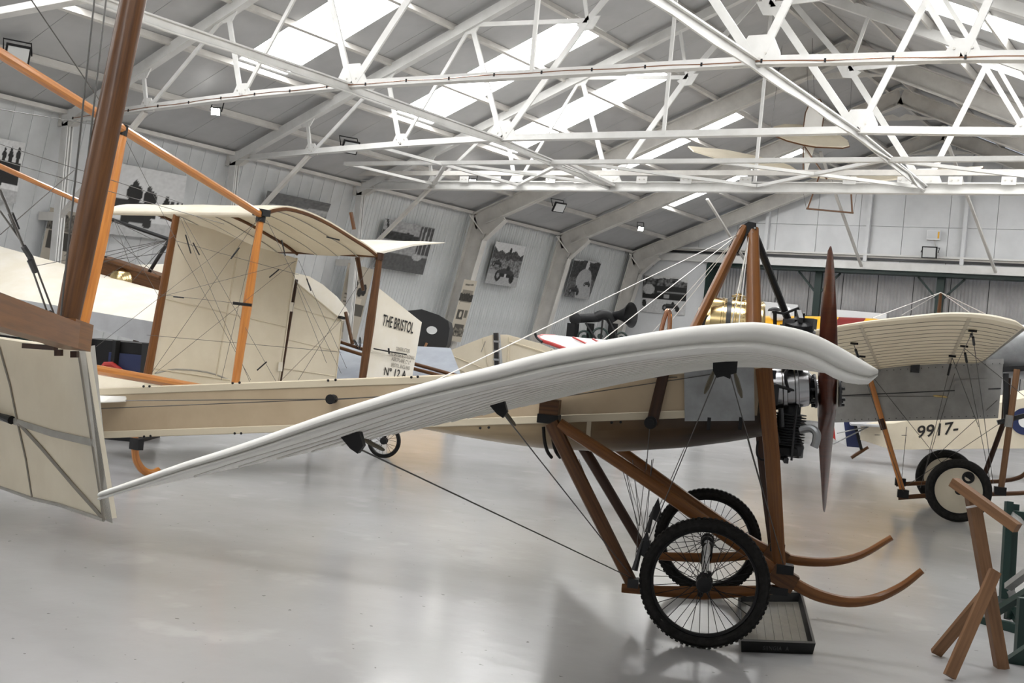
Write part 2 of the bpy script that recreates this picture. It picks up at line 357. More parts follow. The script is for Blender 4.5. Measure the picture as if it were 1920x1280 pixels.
    # thin seam strips under the roof sheets
# lattice trusses
HX = lambda x, s: x if s < 0 else 2*XR-x
TLAB = {7.6: 'white lattice roof truss overhead nearest the camera, cut by the top of the picture',
        11.7: 'white lattice roof truss with a red cable clipped along its bottom chord',
        15.4: 'white lattice roof truss between the cabled truss and the deep flat beam',
        19.1: 'white roof truss on a deep flat steel beam bolted with small plates'}
def truss(Y):
    flat = Y > 18
    t = thing('roof_truss', (XR, Y, 4.6), TLAB[Y], 'truss', 'lattice roof trusses')
    zc = (lambda x: 4.58) if flat else (lambda x: interp([(-17, 4.44), (-14.95, 4.56), (-12.85, 4.67), (-10.72, 4.74), (-7.8, 4.76)], x if x <= XR else 2*XR-x))
    P = lambda x, z, s: V((HX(x, s), Y, z))
    rz = lambda x: zr(x)-0.17
    xs = [-17.0, -14.95, -12.85, -10.72]
    for s in (-1, 1):
        obj('rafter', MB().bar(P(-17, rz(-17)+0.02, s), P(XR, rz(XR), s), 0.13, 0.16), 'white_steel', t)
        if not flat:
            for a, b in zip(xs, xs[1:]):
                mb = MB().bar(P(a, zc(a), s), P(b, zc(b), s), 0.14, 0.02).bar(P(a, zc(a)+0.05, s), P(b, zc(b)+0.05, s), 0.02, 0.10)
                obj('bottom_chord', mb, 'white_steel', t)
        r0, r1, r2, mm = (-15.13, rz(-15.13)), (-13.3, rz(-13.3)), (-11.55, rz(-11.55)), (-9.3, 6.6)
        b1, b2, b3 = [(x, zc(x)) for x in xs[1:]]
        ap = (XR, rz(XR)); r3 = (-9.55, rz(-9.55))
        web = [(b1, r0, .07), (b1, r1, .06), (b2, r1, .08), (b2, r2, .06), (b3, r2, .09), (b3, mm, .10), (mm, ap, .10), (r2, mm, .07), (mm, r3, .06)]
        for a, b, w in web:
            obj('web_member', MB().bar(P(*a, s), P(*b, s), w, 0.03, up=(0, 1, 0)), 'white_steel', t)
        def gus(c, pts, nm='gusset_plate'):
            pl = MB().prism([P(c[0]+dx, c[1]+dz, s)+V((0, -0.012, 0)) for dx, dz in pts], (0, 0.024, 0))
            g = obj(nm, pl, 'white_steel', t)
            bl = MB()
            for dx, dz in ((-0.09, 0.12), (-0.03, 0.07), (0.08, 0.12), (0.03, 0.05)):
                bl.lathe(P(c[0]+dx, c[1]+dz, s)+V((0, -0.012, 0)), (0, -1, 0), [(0, 0.014), (0.012, 0.014)], 6)
            obj('bolts', bl, 'cream_steel', g, kind='stuff')
        k = 0.8
        for c, kk in ((b1, 0.75), (b2, 0.85), (b3, 1.25)):
            gus(c, [(-0.22*kk, -0.02), (0.22*kk, -0.02), (0.24*kk, 0.03), (0.10*kk, 0.26*kk), (-0.12*kk, 0.26*kk), (-0.20*kk, 0.10*kk)])
        for c in (r0, r1, r2, mm):
            obj('gusset_plate', MB().prism([P(c[0]+dx, c[1]+dz, s)+V((0, -0.012, 0)) for dx, dz in ((-0.2, -0.06), (-0.08, -0.16), (0.1, -0.14), (0.22, 0.06), (0.05, 0.06))], (0, 0.024, 0)), 'white_steel', t)
        # knee brace and post under the truss end
        obj('knee_brace', MB().bar(P(-14.98, zc(-14.95)-0.02, s), P(-16.95, 2.80, s), 0.07, 0.07), 'cream_steel', t)
        mb = MB().bar(P(-16.93, 0, s), P(-16.93, 4.45, s), 0.03, 0.14, up=(1, 0, 0)).bar(P(-16.93, 0, s)+V((0, -.05, 0)), P(-16.93, 4.45, s)+V((0, -.05, 0)), 0.16, 0.02, up=(0, 1, 0)).bar(P(-16.93, 0, s)+V((0, .05, 0)), P(-16.93, 4.45, s)+V((0, .05, 0)), 0.16, 0.02, up=(0, 1, 0))
        obj('post', mb, 'white_steel', t)
        obj('post_bracket', MB().bar(P(-16.93, 2.85, s), P(-17.45, 2.85, s), 0.08, 0.14), 'cream_steel', t)
        obj('eave_plate', MB().prism([P(x, z, s)+V((0, -0.06, 0)) for x, z in ((-17.12, 4.35), (-16.75, 4.36), (-16.5, 4.50), (-16.6, 4.66), (-17.1, 4.60))], (0, 0.12, 0)), 'cream_steel', t)
    if flat:
        mb = MB().bar((XE, Y, 4.50), (XE2, Y, 4.50), 0.16, 0.02).bar((XE, Y, 4.58), (XE2, Y, 4.58), 0.02, 0.17).bar((XE, Y, 4.665), (XE2, Y, 4.665), 0.12, 0.02)
        obj('bottom_chord', mb, 'white_steel', t)
        mb = MB().bar((XE, Y-0.35, 4.78), (XE2, Y-0.35, 4.78), 0.06, 0.09)
        obj('upper_rail', mb, 'cream_steel', t)
        for x in (-14.1, -13.3, -12.0, -11.35, -10.0, -9.1, -7.95, -6.1, -5.2, -4.4, -3.6):
            g = obj('fixing_plate', MB().bar((x-0.11, Y-0.07, 4.70), (x+0.11, Y-0.07, 4.70), 0.012, 0.13), 'white_steel', t)
            bl = MB()
            for dx in (-0.05, 0.05): bl.lathe((x+dx, Y-0.076, 4.71), (0, -1, 0), [(0, 0.014), (0.012, 0.014)], 6)
            obj('bolts', bl, 'cream_steel', g, kind='stuff')
    else:
        c = zc(-10.72)
        mb = MB().bar((-10.72, Y, c), (2*XR+10.72, Y, c), 0.14, 0.02).bar((-10.72, Y, c+0.05), (2*XR+10.72, Y, c+0.05), 0.02, 0.10)
        obj('bottom_chord', mb, 'white_steel', t)
    obj('hanger', MB().bar((XR, Y, zc(XR)+0.02), (XR, Y, rz(XR)), 0.055, 0.03, up=(0, 1, 0)), 'white_steel', t)
    if Y == 11.7:
        pts = [V((x, Y-0.075, zc(x)+0.02+0.006*math.sin(x*5))) for x in [XE+0.3+0.35*i for i in range(50)] if x < XE2]
        cb = obj('cable', MB().tube(pts, 0.007, 5), 'copper', t, label='thin reddish cable')
        for i in range(1, len(pts)-1, 1):
            pass
        cl = MB()
        for p in pts[::2]: cl.bar(p-V((0, 0.004, 0.02)), p-V((0, 0.004, -0.02)), 0.012, 0.02)
        obj('cable_clips', cl, 'black_metal', t, kind='stuff')
    return t
TR = [truss(y) for y in (7.6, 11.7, 15.4, 19.1)]
# long ties that join the bottom chords
rb = thing('roof_bracing', (XR, 13, 4.7), 'long white ties and flat zigzag steel joining the trusses at chord level', 'bracing')
def tie(x, label):
    t = rb
    for y0, y1, z0, z1 in ((3.5, 7.6, 4.7, 4.7), (7.6, 11.7, 4.7, 4.72), (11.7, 15.4, 4.72, 4.70), (15.4, 19.1, 4.70, 4.56)):
        mb = MB().bar((x, y0, z0+0.01), (x, y1, z1+0.01), 0.02, 0.10).bar((x, y0, z0+0.06), (x, y1, z1+0.06), 0.10, 0.02)
        obj('tie_length', mb, 'white_steel', t)
    pts = [V((x+0.03, 3.5+0.5*i, 4.655+0.01*math.sin(i*1.7) - (0.13 if 3.5+0.5*i > 18.4 else 0))) for i in range(32)]
    obj('conduit', MB().tube(pts, 0.016, 6), 'white_steel', t)
tie(-10.72, 'long white tie joining the truss bottom chords, on the skylight side')
tie(2*XR+10.72, 'long white tie with a conduit under it, crossing the trusses right of the hall centre')
wg = rb
obj('girder_chord', MB().bar((-15.5, 16.95, 4.66), (XE2-1.5, 16.95, 4.66), 0.10, 0.07), 'white_steel', wg)
zz = [(-15.45, 0), (-14.9, 1), (-12.95, 0), (-12.81, 1), (-10.5, 0), (-10.57, 1), (-9.9, 0), (-7.75, 1)]
for (xa, ka), (xb, kb) in [((-15.45, 0), (-14.9, 1)), ((-13.3, -1), (-12.8, 1)), ((-10.45, 0), (-12.75, 1)), ((-10.4, 0), (-10.6, 1)), ((-10.3, 0), (-7.75, 1)), ((-7.7, 0), (-4.99, 1)), ((-4.9, 0), (-2.0, 1)), ((-4.95, 0), (-7.7, 1)), ((-13, 0), (-10.6, 1)), ((-13, 0), (-14.9, 1))]:
    ya = {0: 16.95, -1: 15.45, 1: 19.05}[ka]; yb = {0: 16.95, -1: 15.45, 1: 19.05}[kb]
    obj('girder_diagonal', MB().bar((xa, ya, 4.66), (xb, yb, 4.60), 0.07, 0.05), 'white_steel', wg)
# solid portal frames of the far half
PLAB = {23.4: 'cream steel portal frame between the barn photograph and the racing car photograph',
        27.6: 'cream steel portal frame between the two upright racing photographs',
        32.0: 'cream steel portal frame standing against the back wall'}
def portal(Y):
    t = thing('portal_frame', (XR, Y, 0), PLAB[Y], 'frame', 'portal frames')
    for s in (-1, 1):
        P = lambda x, z, dy=0: V((HX(x, s), Y+dy, z))
        top = lambda x: zr(x)-0.10
        dp = 0.40
        mb = MB().bar(P(-16.9, top(-16.9)-dp/2), P(XR, top(XR)-dp/2), 0.02, dp)
        nrm = (-KS, 0, 1)
        mb.bar(P(-16.95, top(-16.95)), P(XR, top(XR)), 0.20, 0.025); mb.bar(P(-16.5, top(-16.5)-dp), P(XR, top(XR)-dp), 0.20, 0.025)
        obj('rafter', mb, 'cream_steel', t)
        a, b = (wallx(0)+0.12, 0), (XE+0.10, ZE-0.1)
        mb = MB().bar(P(a[0]+.2, a[1]), P(b[0]+.2, b[1]), 0.02, 0.40, up=(1, 0, 0))
        mb.bar(P(a[0]+.40, a[1]), P(b[0]+.40, b[1]-0.45), 0.20, 0.025, up=(1, 0, 0)); mb.bar(P(a[0], a[1]), P(b[0], b[1]), 0.20, 0.025, up=(1, 0, 0))
        obj('leg', mb, 'cream_steel', t)
        hp = [(XE+0.12, ZE-0.1), (XE+0.42, ZE-0.75), (XE+1.05, ZE-0.20), (XE+0.8, ZE+0.2)]
        mb = MB().prism([P(x, z, -0.02) for x, z in hp], (0, 0.04, 0)); mb.bar(P(*hp[1]), P(*hp[2]), 0.20, 0.025)
        obj('haunch', mb, 'cream_steel', t)
        obj('eave_stay', MB().bar(P(XE+0.15, ZE-0.12, -0.3), P(XE+0.42, ZE-0.55, -0.02), 0.03, 0.03), 'cream_steel', t)
    obj('ridge_haunch', MB().prism([V((XR+dx, Y-0.012, ZRIDGE-0.5+dz)) for dx, dz in ((-0.9, -0.37), (0.9, -0.37), (0.15, -0.22), (0, -0.30), (-0.15, -0.22))], (0, 0.024, 0)), 'cream_steel', t)
    return t
for y in (23.4, 27.6, 32.0): portal(y)
# back wall: white sheets above a wide door
wb = obj('wall_back', MB().prism([(XE, YB+0.25, 4.40), (XE2, YB+0.25, 4.40), (XR, YB+0.25, ZRIDGE)], (0, 0.1, 0)), 'back_sheet', kind='structure', smooth=0)
x = XE-0.3
XD0, XD1 = -14.50, -1.0
while x < XE2:
    x1 = min(x+1.22, XE2)
    for z0, z1 in ((4.4, 5.62), (5.62, 6.84), (6.84, 8.4)):
        pts = [(px_, pz) for px_, pz in ((x+.006, z0+.006), (x1-.006, z0+.006), (x1-.006, z1-.006), (x+.006, z1-.006))]
        ztop = [min(pz, zr(min(max(px_, XE), XE2))+0.0) for px_, pz in pts]
        if min(ztop[2]-ztop[1], ztop[3]-ztop[0]) < 0.02: continue
        obj('wall_panel', MB().prism([(px_, YB+0.2, zz_) for (px_, pz), zz_ in zip(pts, ztop)], (0, 0.06, 0)), 'back_sheet', wb, smooth=0)
    x = x1
for x0, x1 in ((XE-1.1, XD0), (XD1, XE2+1.1)):
    obj('wall_panel', MB().prism([(x0, YB+0.2, 0), (x1, YB+0.2, 0), (x1, YB+0.2, 4.4), (x0+(0.95 if x0 < -10 else 0), YB+0.2, 4.4)], (0, 0.06, 0)), 'back_sheet', wb, smooth=0)
for z, h, d in ((4.50, 0.22, 0.10), (4.80, 0.05, 0.14)):
    obj('wall_beam', MB().bar((XE+0.2, YB+0.12, z), (XE2-0.2, YB+0.12, z), d, h), 'white_steel', wb)
obj('wall_rail', MB().bar((XE+0.2, YB+0.16, 4.745), (XE2-0.2, YB+0.16, 4.745), 0.06, 0.05), 'cream_steel', wb)
obj('gap_shade', MB().bar((XE+0.2, YB+0.165, 4.69), (XE2-0.2, YB+0.165, 4.69), 0.05, 0.07), 'dark_metal', wb)  # dark bar standing in for the shade between beam and rail
for xw in (-12.67, -9.7, -7.1, -4.6):
    obj('wall_post', MB().bar((xw, YB+0.12, 4.6), (xw, YB+0.12, zr(xw)-0.2), 0.10, 0.12, up=(0, 1, 0)), 'back_sheet', wb)
for xa, za, ya, xb in ((-9.95, 6.7, 28.5, -9.75), (-6.9, 7.0, 28.5, -6.2), (-13.4, 5.6, 29.5, -13.2)):
    obj('raking_brace', MB().bar((xa, ya, za+0.3), (xb, YB, 4.45), 0.07, 0.05), 'cream_steel', wb)
d1 = obj('door_1', MB().bar((XD0, YB+0.95, 2.2), (XD1, YB+0.95, 2.2), 0.04, 4.4), 'dark_metal', kind='structure')
pr = None; x = XD0+0.02; k = 0
while x < XD1-0.1:
    if pr is None:
        n = 40; pts = [(x+i*0.98/n, YB+0.86-0.022*math.cos(2*math.pi*i/4)) for i in range(n+1)]
        pr = obj('corrugated_sheet', MB().loft([[(a, b, 0.02) for a, b in pts], [(a, b, 4.38) for a, b in pts]], ring=False), 'door_sheet', d1, smooth=60); x0 = x
    else: copyobj(pr, (x-x0, 0, 0), d1)
    x += 1.0
obj('door_header', MB().bar((XD0, YB+0.45, 4.34), (XD1, YB+0.45, 4.34), 0.5, 0.10), 'green_steel', d1)
obj('door_jamb', MB().bar((XD0+0.06, YB+0.5, 0), (XD0+0.06, YB+0.5, 4.36), 0.75, 0.12, up=(1, 0, 0)), 'green_steel', d1)
obj('door_rail', MB().bar((-12.2, YB+0.8, 2.98), (XD1, YB+0.8, 2.98), 0.05, 0.07), 'green_steel', d1)
for xp in (-11.12, -7.69, -4.2):
    p_ = obj('door_post', MB().bar((xp, YB+0.55, 0), (xp, YB+0.55, 4.30), 0.20, 0.12, up=(0, 1, 0)), 'green_steel', d1)
    for s in (-1, 1):
        obj('knee_brace', MB().bar((xp, YB+0.55, 3.62), (xp+s*0.62, YB+0.55, 4.28), 0.07, 0.05), 'green_steel', p_)
# ================================================================== helpers for aircraft
def proj(P):
    v = V(P)-CAM; z = v.dot(FW); return (960+FPX*v.dot(RT)/z, 640-FPX*v.dot(UP)/z)
class Frame:
    """a place to build in: u forward, s to the far side, z up"""
    def __init__(s, O, deg):
        a = math.radians(deg); s.O = V(O); s.f = V((math.cos(a), math.sin(a), 0)); s.l = V((-math.sin(a), math.cos(a), 0))
    def P(s, u, l, z): return s.O + s.f*u + s.l*l + V((0, 0, z))
    def A(s, x, y, l): return onpl(x, y, s.O+s.l*l, s.l)
    def uz(s, p): q = V(p)-s.O; return q.dot(s.f), q.dot(s.l), q.z
def spoked_wheel(t, c, ax, R_, r_, n=36, covered=None, hubl=0.16, name='wheel'):
    ax = V(ax).normalized(); rr = R_-2*r_
    n1 = V((0, 0, 1)); n1 = (n1-ax*n1.dot(ax)).normalized(); n2 = ax.cross(n1)
    h = MB().lathe(c-ax*(hubl/2), ax, [(0, 0.018), (0.01, 0.04), (0.03, 0.045), (0.04, 0.028), (hubl-0.04, 0.028), (hubl-0.03, 0.045), (hubl-0.01, 0.04), (hubl, 0.018)], 14)
    w = obj(name, h, 'black_metal', t)
    obj('rim', MB().torus(c, ax, rr, (0.012, 0.024), 48, 8), 'black_metal', w)
    ty = MB().torus(c, ax, R_-r_, r_, 56, 10)
    # tread blocks
    tr = MB(); nb = 72
    for i in range(nb):
        a = 2*math.pi*i/nb; d = n1*math.cos(a)+n2*math.sin(a); tg = n1*-math.sin(a)+n2*math.cos(a)
        for q in (-0.45, 0.45):
            p = c + d*(R_-r_*0.11) + ax*(q*r_)
            tr.bar(p-tg*(R_*math.pi/nb*0.55), p+tg*(R_*math.pi/nb*0.55), r_*0.7, r_*0.26, up=d)
    ty_o = obj('tyre', ty, 'rubber', w)
    if r_ > 0.025 and not covered: obj('tread', tr, 'rubber', w, kind='stuff', smooth=0)
    if covered:
        for sg in (-1, 1):
            obj('wheel_cover', MB().lathe(c, ax*sg, [(0.012, rr+0.012), (0.03, rr*0.6), (0.055, 0.06), (0.058, 0.0)], 40, caps=False), covered, w)
        obj('axle_end', MB().lathe(c, -ax, [(0.05, 0.035), (0.10, 0.03), (0.105, 0.015)], 12), 'black_metal', w)
        p = c + n1*(rr*0.60) + n2*(rr*0.33) - ax*0.022
        obj('valve_hole', MB().torus(p-ax*0.012, ax, 0.052, 0.014, 24, 8).lathe(p-ax*0.006, ax, [(0, 0.05), (0.004, 0.05)], 20), 'black_metal', w)
    else:
        for i in range(n):
            a = 2*math.pi*i/n; sg = 1 if i % 2 else -1; a2 = a + (0.38 if (i//2) % 2 else -0.38)
            p0 = c + (n1*math.cos(a2)+n2*math.sin(a2))*0.042 + ax*(sg*(hubl/2-0.02)); p1 = c + (n1*math.cos(a)+n2*math.sin(a))*rr
            obj('spoke', MB().tube([p0, p1], 0.0020, 4, caps=False), 'black_metal', w)
    return w
# ================================================================== the near monoplane
DF = Frame((-2.68, 6.37, 0), 23.0)
dep_ = thing('monoplane', DF.P(0, 0, 0), 'cream monoplane nearest the camera on two spoked wheels and curved wooden skids', 'airplane')
A = DF.A; P = DF.P
HWT = [(-6.4, .04), (-5, .11), (-3.9, .18), (-3, .24), (-2, .31), (-1, .36), (-.3, .375), (.3, .375)]
def hw(u): return interp(HWT, u)
u0, s0, z0 = DF.uz(A(205, 727, -.18)); u1, s1, z1 = DF.uz(A(1290, 686, -.375)); 
def ztop(u): return z0 + (z1-z0)*(u-u0)/(u1-u0)
ub0, _, zb0 = DF.uz(A(205, 821, -.18)); ub1, _, zb1 = DF.uz(A(1250, 785, -.375))
def zbot(u): return zb0 + (zb1-zb0)*(u-ub0)/(ub1-ub0)
ST = [-6.3, -5.4, -4.5, -3.6, -2.7, -1.8, -1.0, -.4, .2]
mb = MB().loft([[P(u, -hw(u), zbot(u)), P(u, hw(u), zbot(u)), P(u, hw(u), ztop(u)), P(u, -hw(u), ztop(u))] for u in ST])
fus = obj('fuselage', mb, 'linen_tan', dep_)
for sg in (-1, 1):
    for zf, nm in ((ztop, 'top_edging'), (zbot, 'bottom_edging')):
        hh = 0.045; off = -hh/2 if zf is ztop else hh/2
        secs = []
        for u in ST[:-1] + [-.05]:
            y0 = sg*(hw(u)+0.004); c = zf(u)+off*(1.0 if zf is ztop else 1.0)
            secs.append([P(u, y0, c-hh/2), P(u, y0+sg*.004, c-hh/2+.004), P(u, y0+sg*.004, c+hh/2-.004), P(u, y0, c+hh/2)])
        obj(nm, MB().loft(secs), 'tape_cream', fus)
scr = MB()
for (x, y) in [(270, 724), (281, 724), (437, 718), (450, 717), (616, 713), (630, 712), (772, 707), (784, 706), (271, 818), (283, 817), (441, 812), (453, 812), (901, 802), (917, 801), (1147, 792), (1164, 791)]:
    u, _, z = DF.uz(A(x, y, -.3)); u, _, z = DF.uz(A(x, y, -hw(u)))
    p = P(u, -hw(u)-.006, z); scr.lathe(p, -DF.l, [(0, .008), (.004, .008), (.006, .004)], 8)
obj('screws', scr, 'black_metal', fus, kind='stuff')
# oil-stained belly
bs = []
BT = [(-1.85, 0.0), (-1.6, .07), (-1.3, .135), (-1.0, .185), (-.6, .215), (-.2, .205), (.1, .175), (.28, .145)]
for i in range(22):
    u = lerp(-1.85, .26, i/21); d = interp(BT, u); w = hw(u)
    if u > -.1: w -= 0.06*(u+.1)
    bs.append([P(u, w*math.cos(math.pi*k/14)*-1, zbot(u)+0.01 - d*math.sin(math.pi*k/14)**0.8) for k in range(15)])
mb = MB(); mb.loft(bs, ring=False)
nf = len(mb.f); mb.uv = [[(math.floor(fi/14)/21.0 + (0.0 if q in (0, 1) else 1/21.0), (fi % 14)/14) for q in range(4)] for fi in range(nf)]
om = mat('belly_linen', (0.42, 0.32, 0.19), 0.40); nt = om.node_tree
uvn = nt.nodes.new('ShaderNodeUVMap'); sx = nt.nodes.new('ShaderNodeSeparateXYZ'); nz = nt.nodes.new('ShaderNodeTexNoise'); nz.inputs['Scale'].default_value = 5; nz.inputs['Detail'].default_value = 6
ma = nt.nodes.new('ShaderNodeMath'); ma.operation = 'MULTIPLY_ADD'; ma.inputs[1].default_value = 0.35
rp = nt.nodes.new('ShaderNodeValToRGB'); e = rp.color_ramp.elements; e[0].position = .42; e[0].color = (.42, .32, .19, 1); e[1].position = 1.0; e[1].color = (.03, .016, .008, 1)
e2 = e.new(.78); e2.color = (.13, .075, .032, 1)
nt.links.new(uvn.outputs[0], sx.inputs[0]); nt.links.new(uvn.outputs[0], nz.inputs[0]); nt.links.new(nz.outputs[0], ma.inputs[0]); nt.links.new(sx.outputs[0], ma.inputs[2])
nt.links.new(ma.outputs[0], rp.inputs[0]); nt.links.new(rp.outputs[0], nt.nodes['Principled BSDF'].inputs[0])
obj('belly', mb, 'belly_linen', fus, label='fabric belly stained dark brown by oil')
obj('belly_strap', MB().loft([[p*1.0-V((0, 0, .003)) for p in bs[11]], [p-V((0, 0, .003)) for p in [P(DF.uz(q)[0]+.025, DF.uz(q)[1], q.z) for q in bs[11]]]], ring=False), 'tape_cream', fus)
# aluminium side panel
for sg in (-1, 1):
    q = [A(1283, 688, -.37), A(1413, 685, -.37), A(1415, 788, -.37), A(1284, 789, -.37)]
    q = [P(DF.uz(p)[0], sg*.385, DF.uz(p)[2]) for p in q]
    ap = obj('side_panel', MB().prism(q, DF.l*(sg*.006)), 'aluminium', fus, label='bare aluminium panel')
    for k in (0.35, 0.8):
        p = lerp(q[3], q[2], k); obj('panel_clip', MB().bar(p+V((0, 0, .02)), p-V((0, 0, .05)), .02, .016, up=DF.l), 'black_metal', ap)
# ---------------------------------------------------------------- wings
tip_px = [(1646, 694), (1613, 674), (1568, 648), (1530, 629), (1493, 617), (1450, 609), (1413, 605), (1352, 608), (1280, 615), (1160, 634), (1040, 657), (933, 685), (850, 705), (773, 725), (700, 748), (640, 767), (560, 795), (485, 822), (420, 844), (347, 867), (265, 896), (188, 923)]
def sT(x): return -3.45 - 1.0*(1645-x)/1457.0
tipU = smoothpts([V(DF.uz(A(x, y, sT(x)))) for x, y in tip_px], 2)
NT = len(tipU)
tpar = [(tipU[0].x-p.x)/(tipU[0].x-tipU[-1].x) for p in tipU]
rl = V(DF.uz(A(1455, 676, -.40))); rt = V(DF.uz(A(1006, 752, -.40)))
def camb(t): return 0.085*(t**0.55)*(1-t)*2.2
rootU = [V((lerp(rl.x, rt.x, t), -.40, lerp(rl.z, rt.z, t)+camb(t))) for t in tpar]
def thick(t): return 0.012 + 0.050*min(1, (max(t, 0)/.06))**0.5*(1-t)**0.8
def wtop(i, v): return rootU[i].lerp(tipU[i], v)
def wlow(i, v): return wtop(i, v) - V((0, 0, thick(tpar[i])*(1.0 if v < 1 else .9)))
def wp(q, sg): return P(q.x, q.y*(1 if sg < 0 else -1), q.z)
def wing(sg, label):
    secs = []
    vs = [0, .15, .3, .45, .6, .75, .88, .96, 1.0]
    for v in vs: secs.append([wtop(i, v) for i in range(NT)] + [wlow(i, v) for i in range(NT-1, -1, -1)])
    ed = []
    tipw = w_sections = None
    for i in range(NT):     # rounded rim
        a = wtop(i, 1.0); b = wlow(i, 1.0); ed.append(a.lerp(b, .25)+V((0, -.022, 0)))
    for i in range(NT-1, -1, -1):
        a = wtop(i, 1.0); b = wlow(i, 1.0); ed.append(a.lerp(b, .8)+V((0, -.018, 0)))
    w = obj('wing', MB().loft([[wp(q, sg) for q in s_] for s_ in secs]), 'linen_white', dep_, smooth=50, label=label)
    strips = []
    for i in range(NT):
        th_ = thick(tpar[i])*1.6; k_ = min(1, th_/.05); row_ = []
        for o_, d_ in ((.05, .0), (.0, .0), (-.018, .10), (-.030, .25), (-.032, .42), (-.022, .54), (-.008, .60), (-.006, .64), (-.020, .70), (-.028, .80), (-.024, .92), (-.008, 1.0), (.03, .90), (.05, .70)):
            row_.append(wp(wtop(i, 1.0)+V((0, o_*k_, .002-th_*d_)), sg))
        strips.append(row_)
    obj('tip_edge', MB().loft(strips), 'linen_white', w, smooth=60)
    for k in range(16):
        v = .05 + .058*k
        pts = [wlow(i, v)-V((0, 0, .002)) for i in range(1, NT-1, 2)]
        obj('rib', MB().tube([wp(q, sg) for q in pts], (.004, .006), 5, ref=(0, 0, 1)), 'linen_white', w)
    return w
wn_ = wing(-1, 'white fabric wing reaching towards the camera'); wing(1, 'white fabric wing on the far side')
def find(px, v0, v1, lo=True):
    best = None
    for k in range(31):
        v = lerp(v0, v1, k/30)
        for i in range(NT):
            q = (wlow if lo else wtop)(i, v); x, y = proj(wp(q, -1)); d = math.hypot(x-px[0], y-px[1])
            if best is None or d < best[0]: best = (d, q, i, v)
    return best[1]
fitA, fitB = find((660, 812), .55, .9), find((935, 755), .2, .55)
plate = find((1360, 678), .3, .55)
rearfoot = {-1: A(1188, 1085, -.5), 1: A(1212, 1012, .5)}
for sg in (-1, 1):
    for q in (fitA, fitB):
        p = wp(q, sg); nm = obj('wire_fitting', MB().prism([p+DF.f*a+V((0, 0, b)) for a, b in ((-.05, .01), (.03, .01), (.045, -.03), (.03, -.055), (.005, -.042))], DF.l*.03*sg), 'black_metal', dep_)
        wire(dep_, p+V((0, 0, -.045))+DF.f*.03, rearfoot[sg], .003)
        d = (rearfoot[sg]-p).normalized(); obj('turnbuckle', MB().tube([p+d*.07, p+d*.10, p+d*.19, p+d*.21], [.004, .008, .007, .004], 6), 'olive', dep_)
    p = wp(plate, sg)
    obj('wire_plate', MB().prism([p+DF.f*a+V((0, 0, b)) for a, b in ((-.055, .02), (.055, .02), (.055, -.045), (.03, -.055), (.03, -.075), (.0, -.065), (-.03, -.075), (-.05, -.045))], DF.l*(.05*sg)), 'black_metal', dep_)
    fr = A(1470, 1062, -.5) if sg < 0 else A(1462, 1036, .5)
    rr_ = rearfoot[sg] + V((0, 0, .22)) + DF.f*.06
    for a, e_ in ((-.03, rr_), (.03, fr)):
        for k in (0, 1): wire(dep_, p+DF.f*a+V((0, 0, -.06)), e_+DF.l*(.03*k), .0028)
        d = (e_-p).normalized(); obj('turnbuckle', MB().tube([p+DF.f*a+d*.06, p+DF.f*a+d*.12, p+DF.f*a+d*.2, p+DF.f*a+d*.24], [.005, .011, .011, .005], 6), 'olive', dep_)
# ---------------------------------------------------------------- pylon, tank and cockpit
ap = A(1402, 428, 0); au, _, az = DF.uz(ap)
obj('pylon_strut', MB().tube([P(au-.02, -.02, az), P(-.22, -.30, 1.62)], [(.026, .036), (.030, .042)], 10, ref=DF.f), 'strut_wood', dep_)
obj('pylon_strut', MB().tube([P(au+.03, -.02, az), P(.17, -.34, 1.42)], [(.034, .028), (.050, .030)], 10, ref=DF.f), 'strut_wood', dep_)
e_ = A(1480, 606, .30); obj('pylon_strut', MB().tube([P(au+.04, .02, az-.02), e_, e_+(e_-P(au+.04, .02, az))*.4], .022, 8), 'black_metal', dep_, label='black painted strut')
obj('pylon_strut', MB().tube([P(au-.02, .02, az), P(-.22, .30, 1.62)], [(.024, .034), (.028, .04)], 10, ref=DF.f), 'strut_wood', dep_)
pc = obj('pylon_cap', MB().prism([P(au+a, -.05, az+b) for a, b in ((-.10, -.12), (-.045, .0), (.0, .035), (.045, .03), (.055, -.06), (.03, -.065), (.0, -.04), (-.045, -.16))], DF.l*.1), 'black_metal', dep_)
bl = MB()
for a, b in ((-.07, -.09), (-.05, -.05), (-.03, -.02), (-.055, -.12), (.03, -.03), (.04, .0)): bl.lathe(P(au+a, -.05, az+b), -DF.l, [(0, .007), (.008, .006)], 6)
obj('bolts', bl, 'aluminium', pc, kind='stuff')
tz = A(1368, 612, -.02); tu, _, tzz = DF.uz(tz)
ua = DF.uz(A(1307, 600, -.1))[0]; ub = DF.uz(A(1432, 570, -.1))[0]; ztp = DF.uz(A(1385, 561, 0))[2]
R_ = .19; zc_ = ztp - R_
tk = obj('fuel_tank', MB().lathe(P(ua, 0, zc_), DF.f, [(0, .12), (.005, .125), (.06, R_-.012), (.075, R_), (ub-ua, R_), (ub-ua+.01, R_-.01), (ub-ua+.02, .1)], 40), 'brass', dep_, label='polished brass fuel tank')
mid = DF.uz(A(1367, 580, -.1))[0]
obj('tank_strap', MB().lathe(P(mid-.014, 0, zc_), DF.f, [(0, R_), (.001, R_+.006), (.027, R_+.006), (.028, R_)], 40, caps=False), 'dark_metal', tk)
for k in (-1, 1): obj('tank_band', MB().lathe(P(mid+k*.035-.008, 0, zc_), DF.f, [(0, R_), (.002, R_+.004), (.014, R_+.004), (.016, R_)], 40, caps=False), 'brass', tk)
rv = MB()
for k in range(26):
    a = math.pi*k/25
    for du in (.065, .085): rv.lathe(P(mid+du, -(R_)*math.sin(a), zc_+R_*math.cos(a)), (-DF.l*math.sin(a)+V((0, 0, math.cos(a)))), [(0, .005), (.004, .003)], 6)
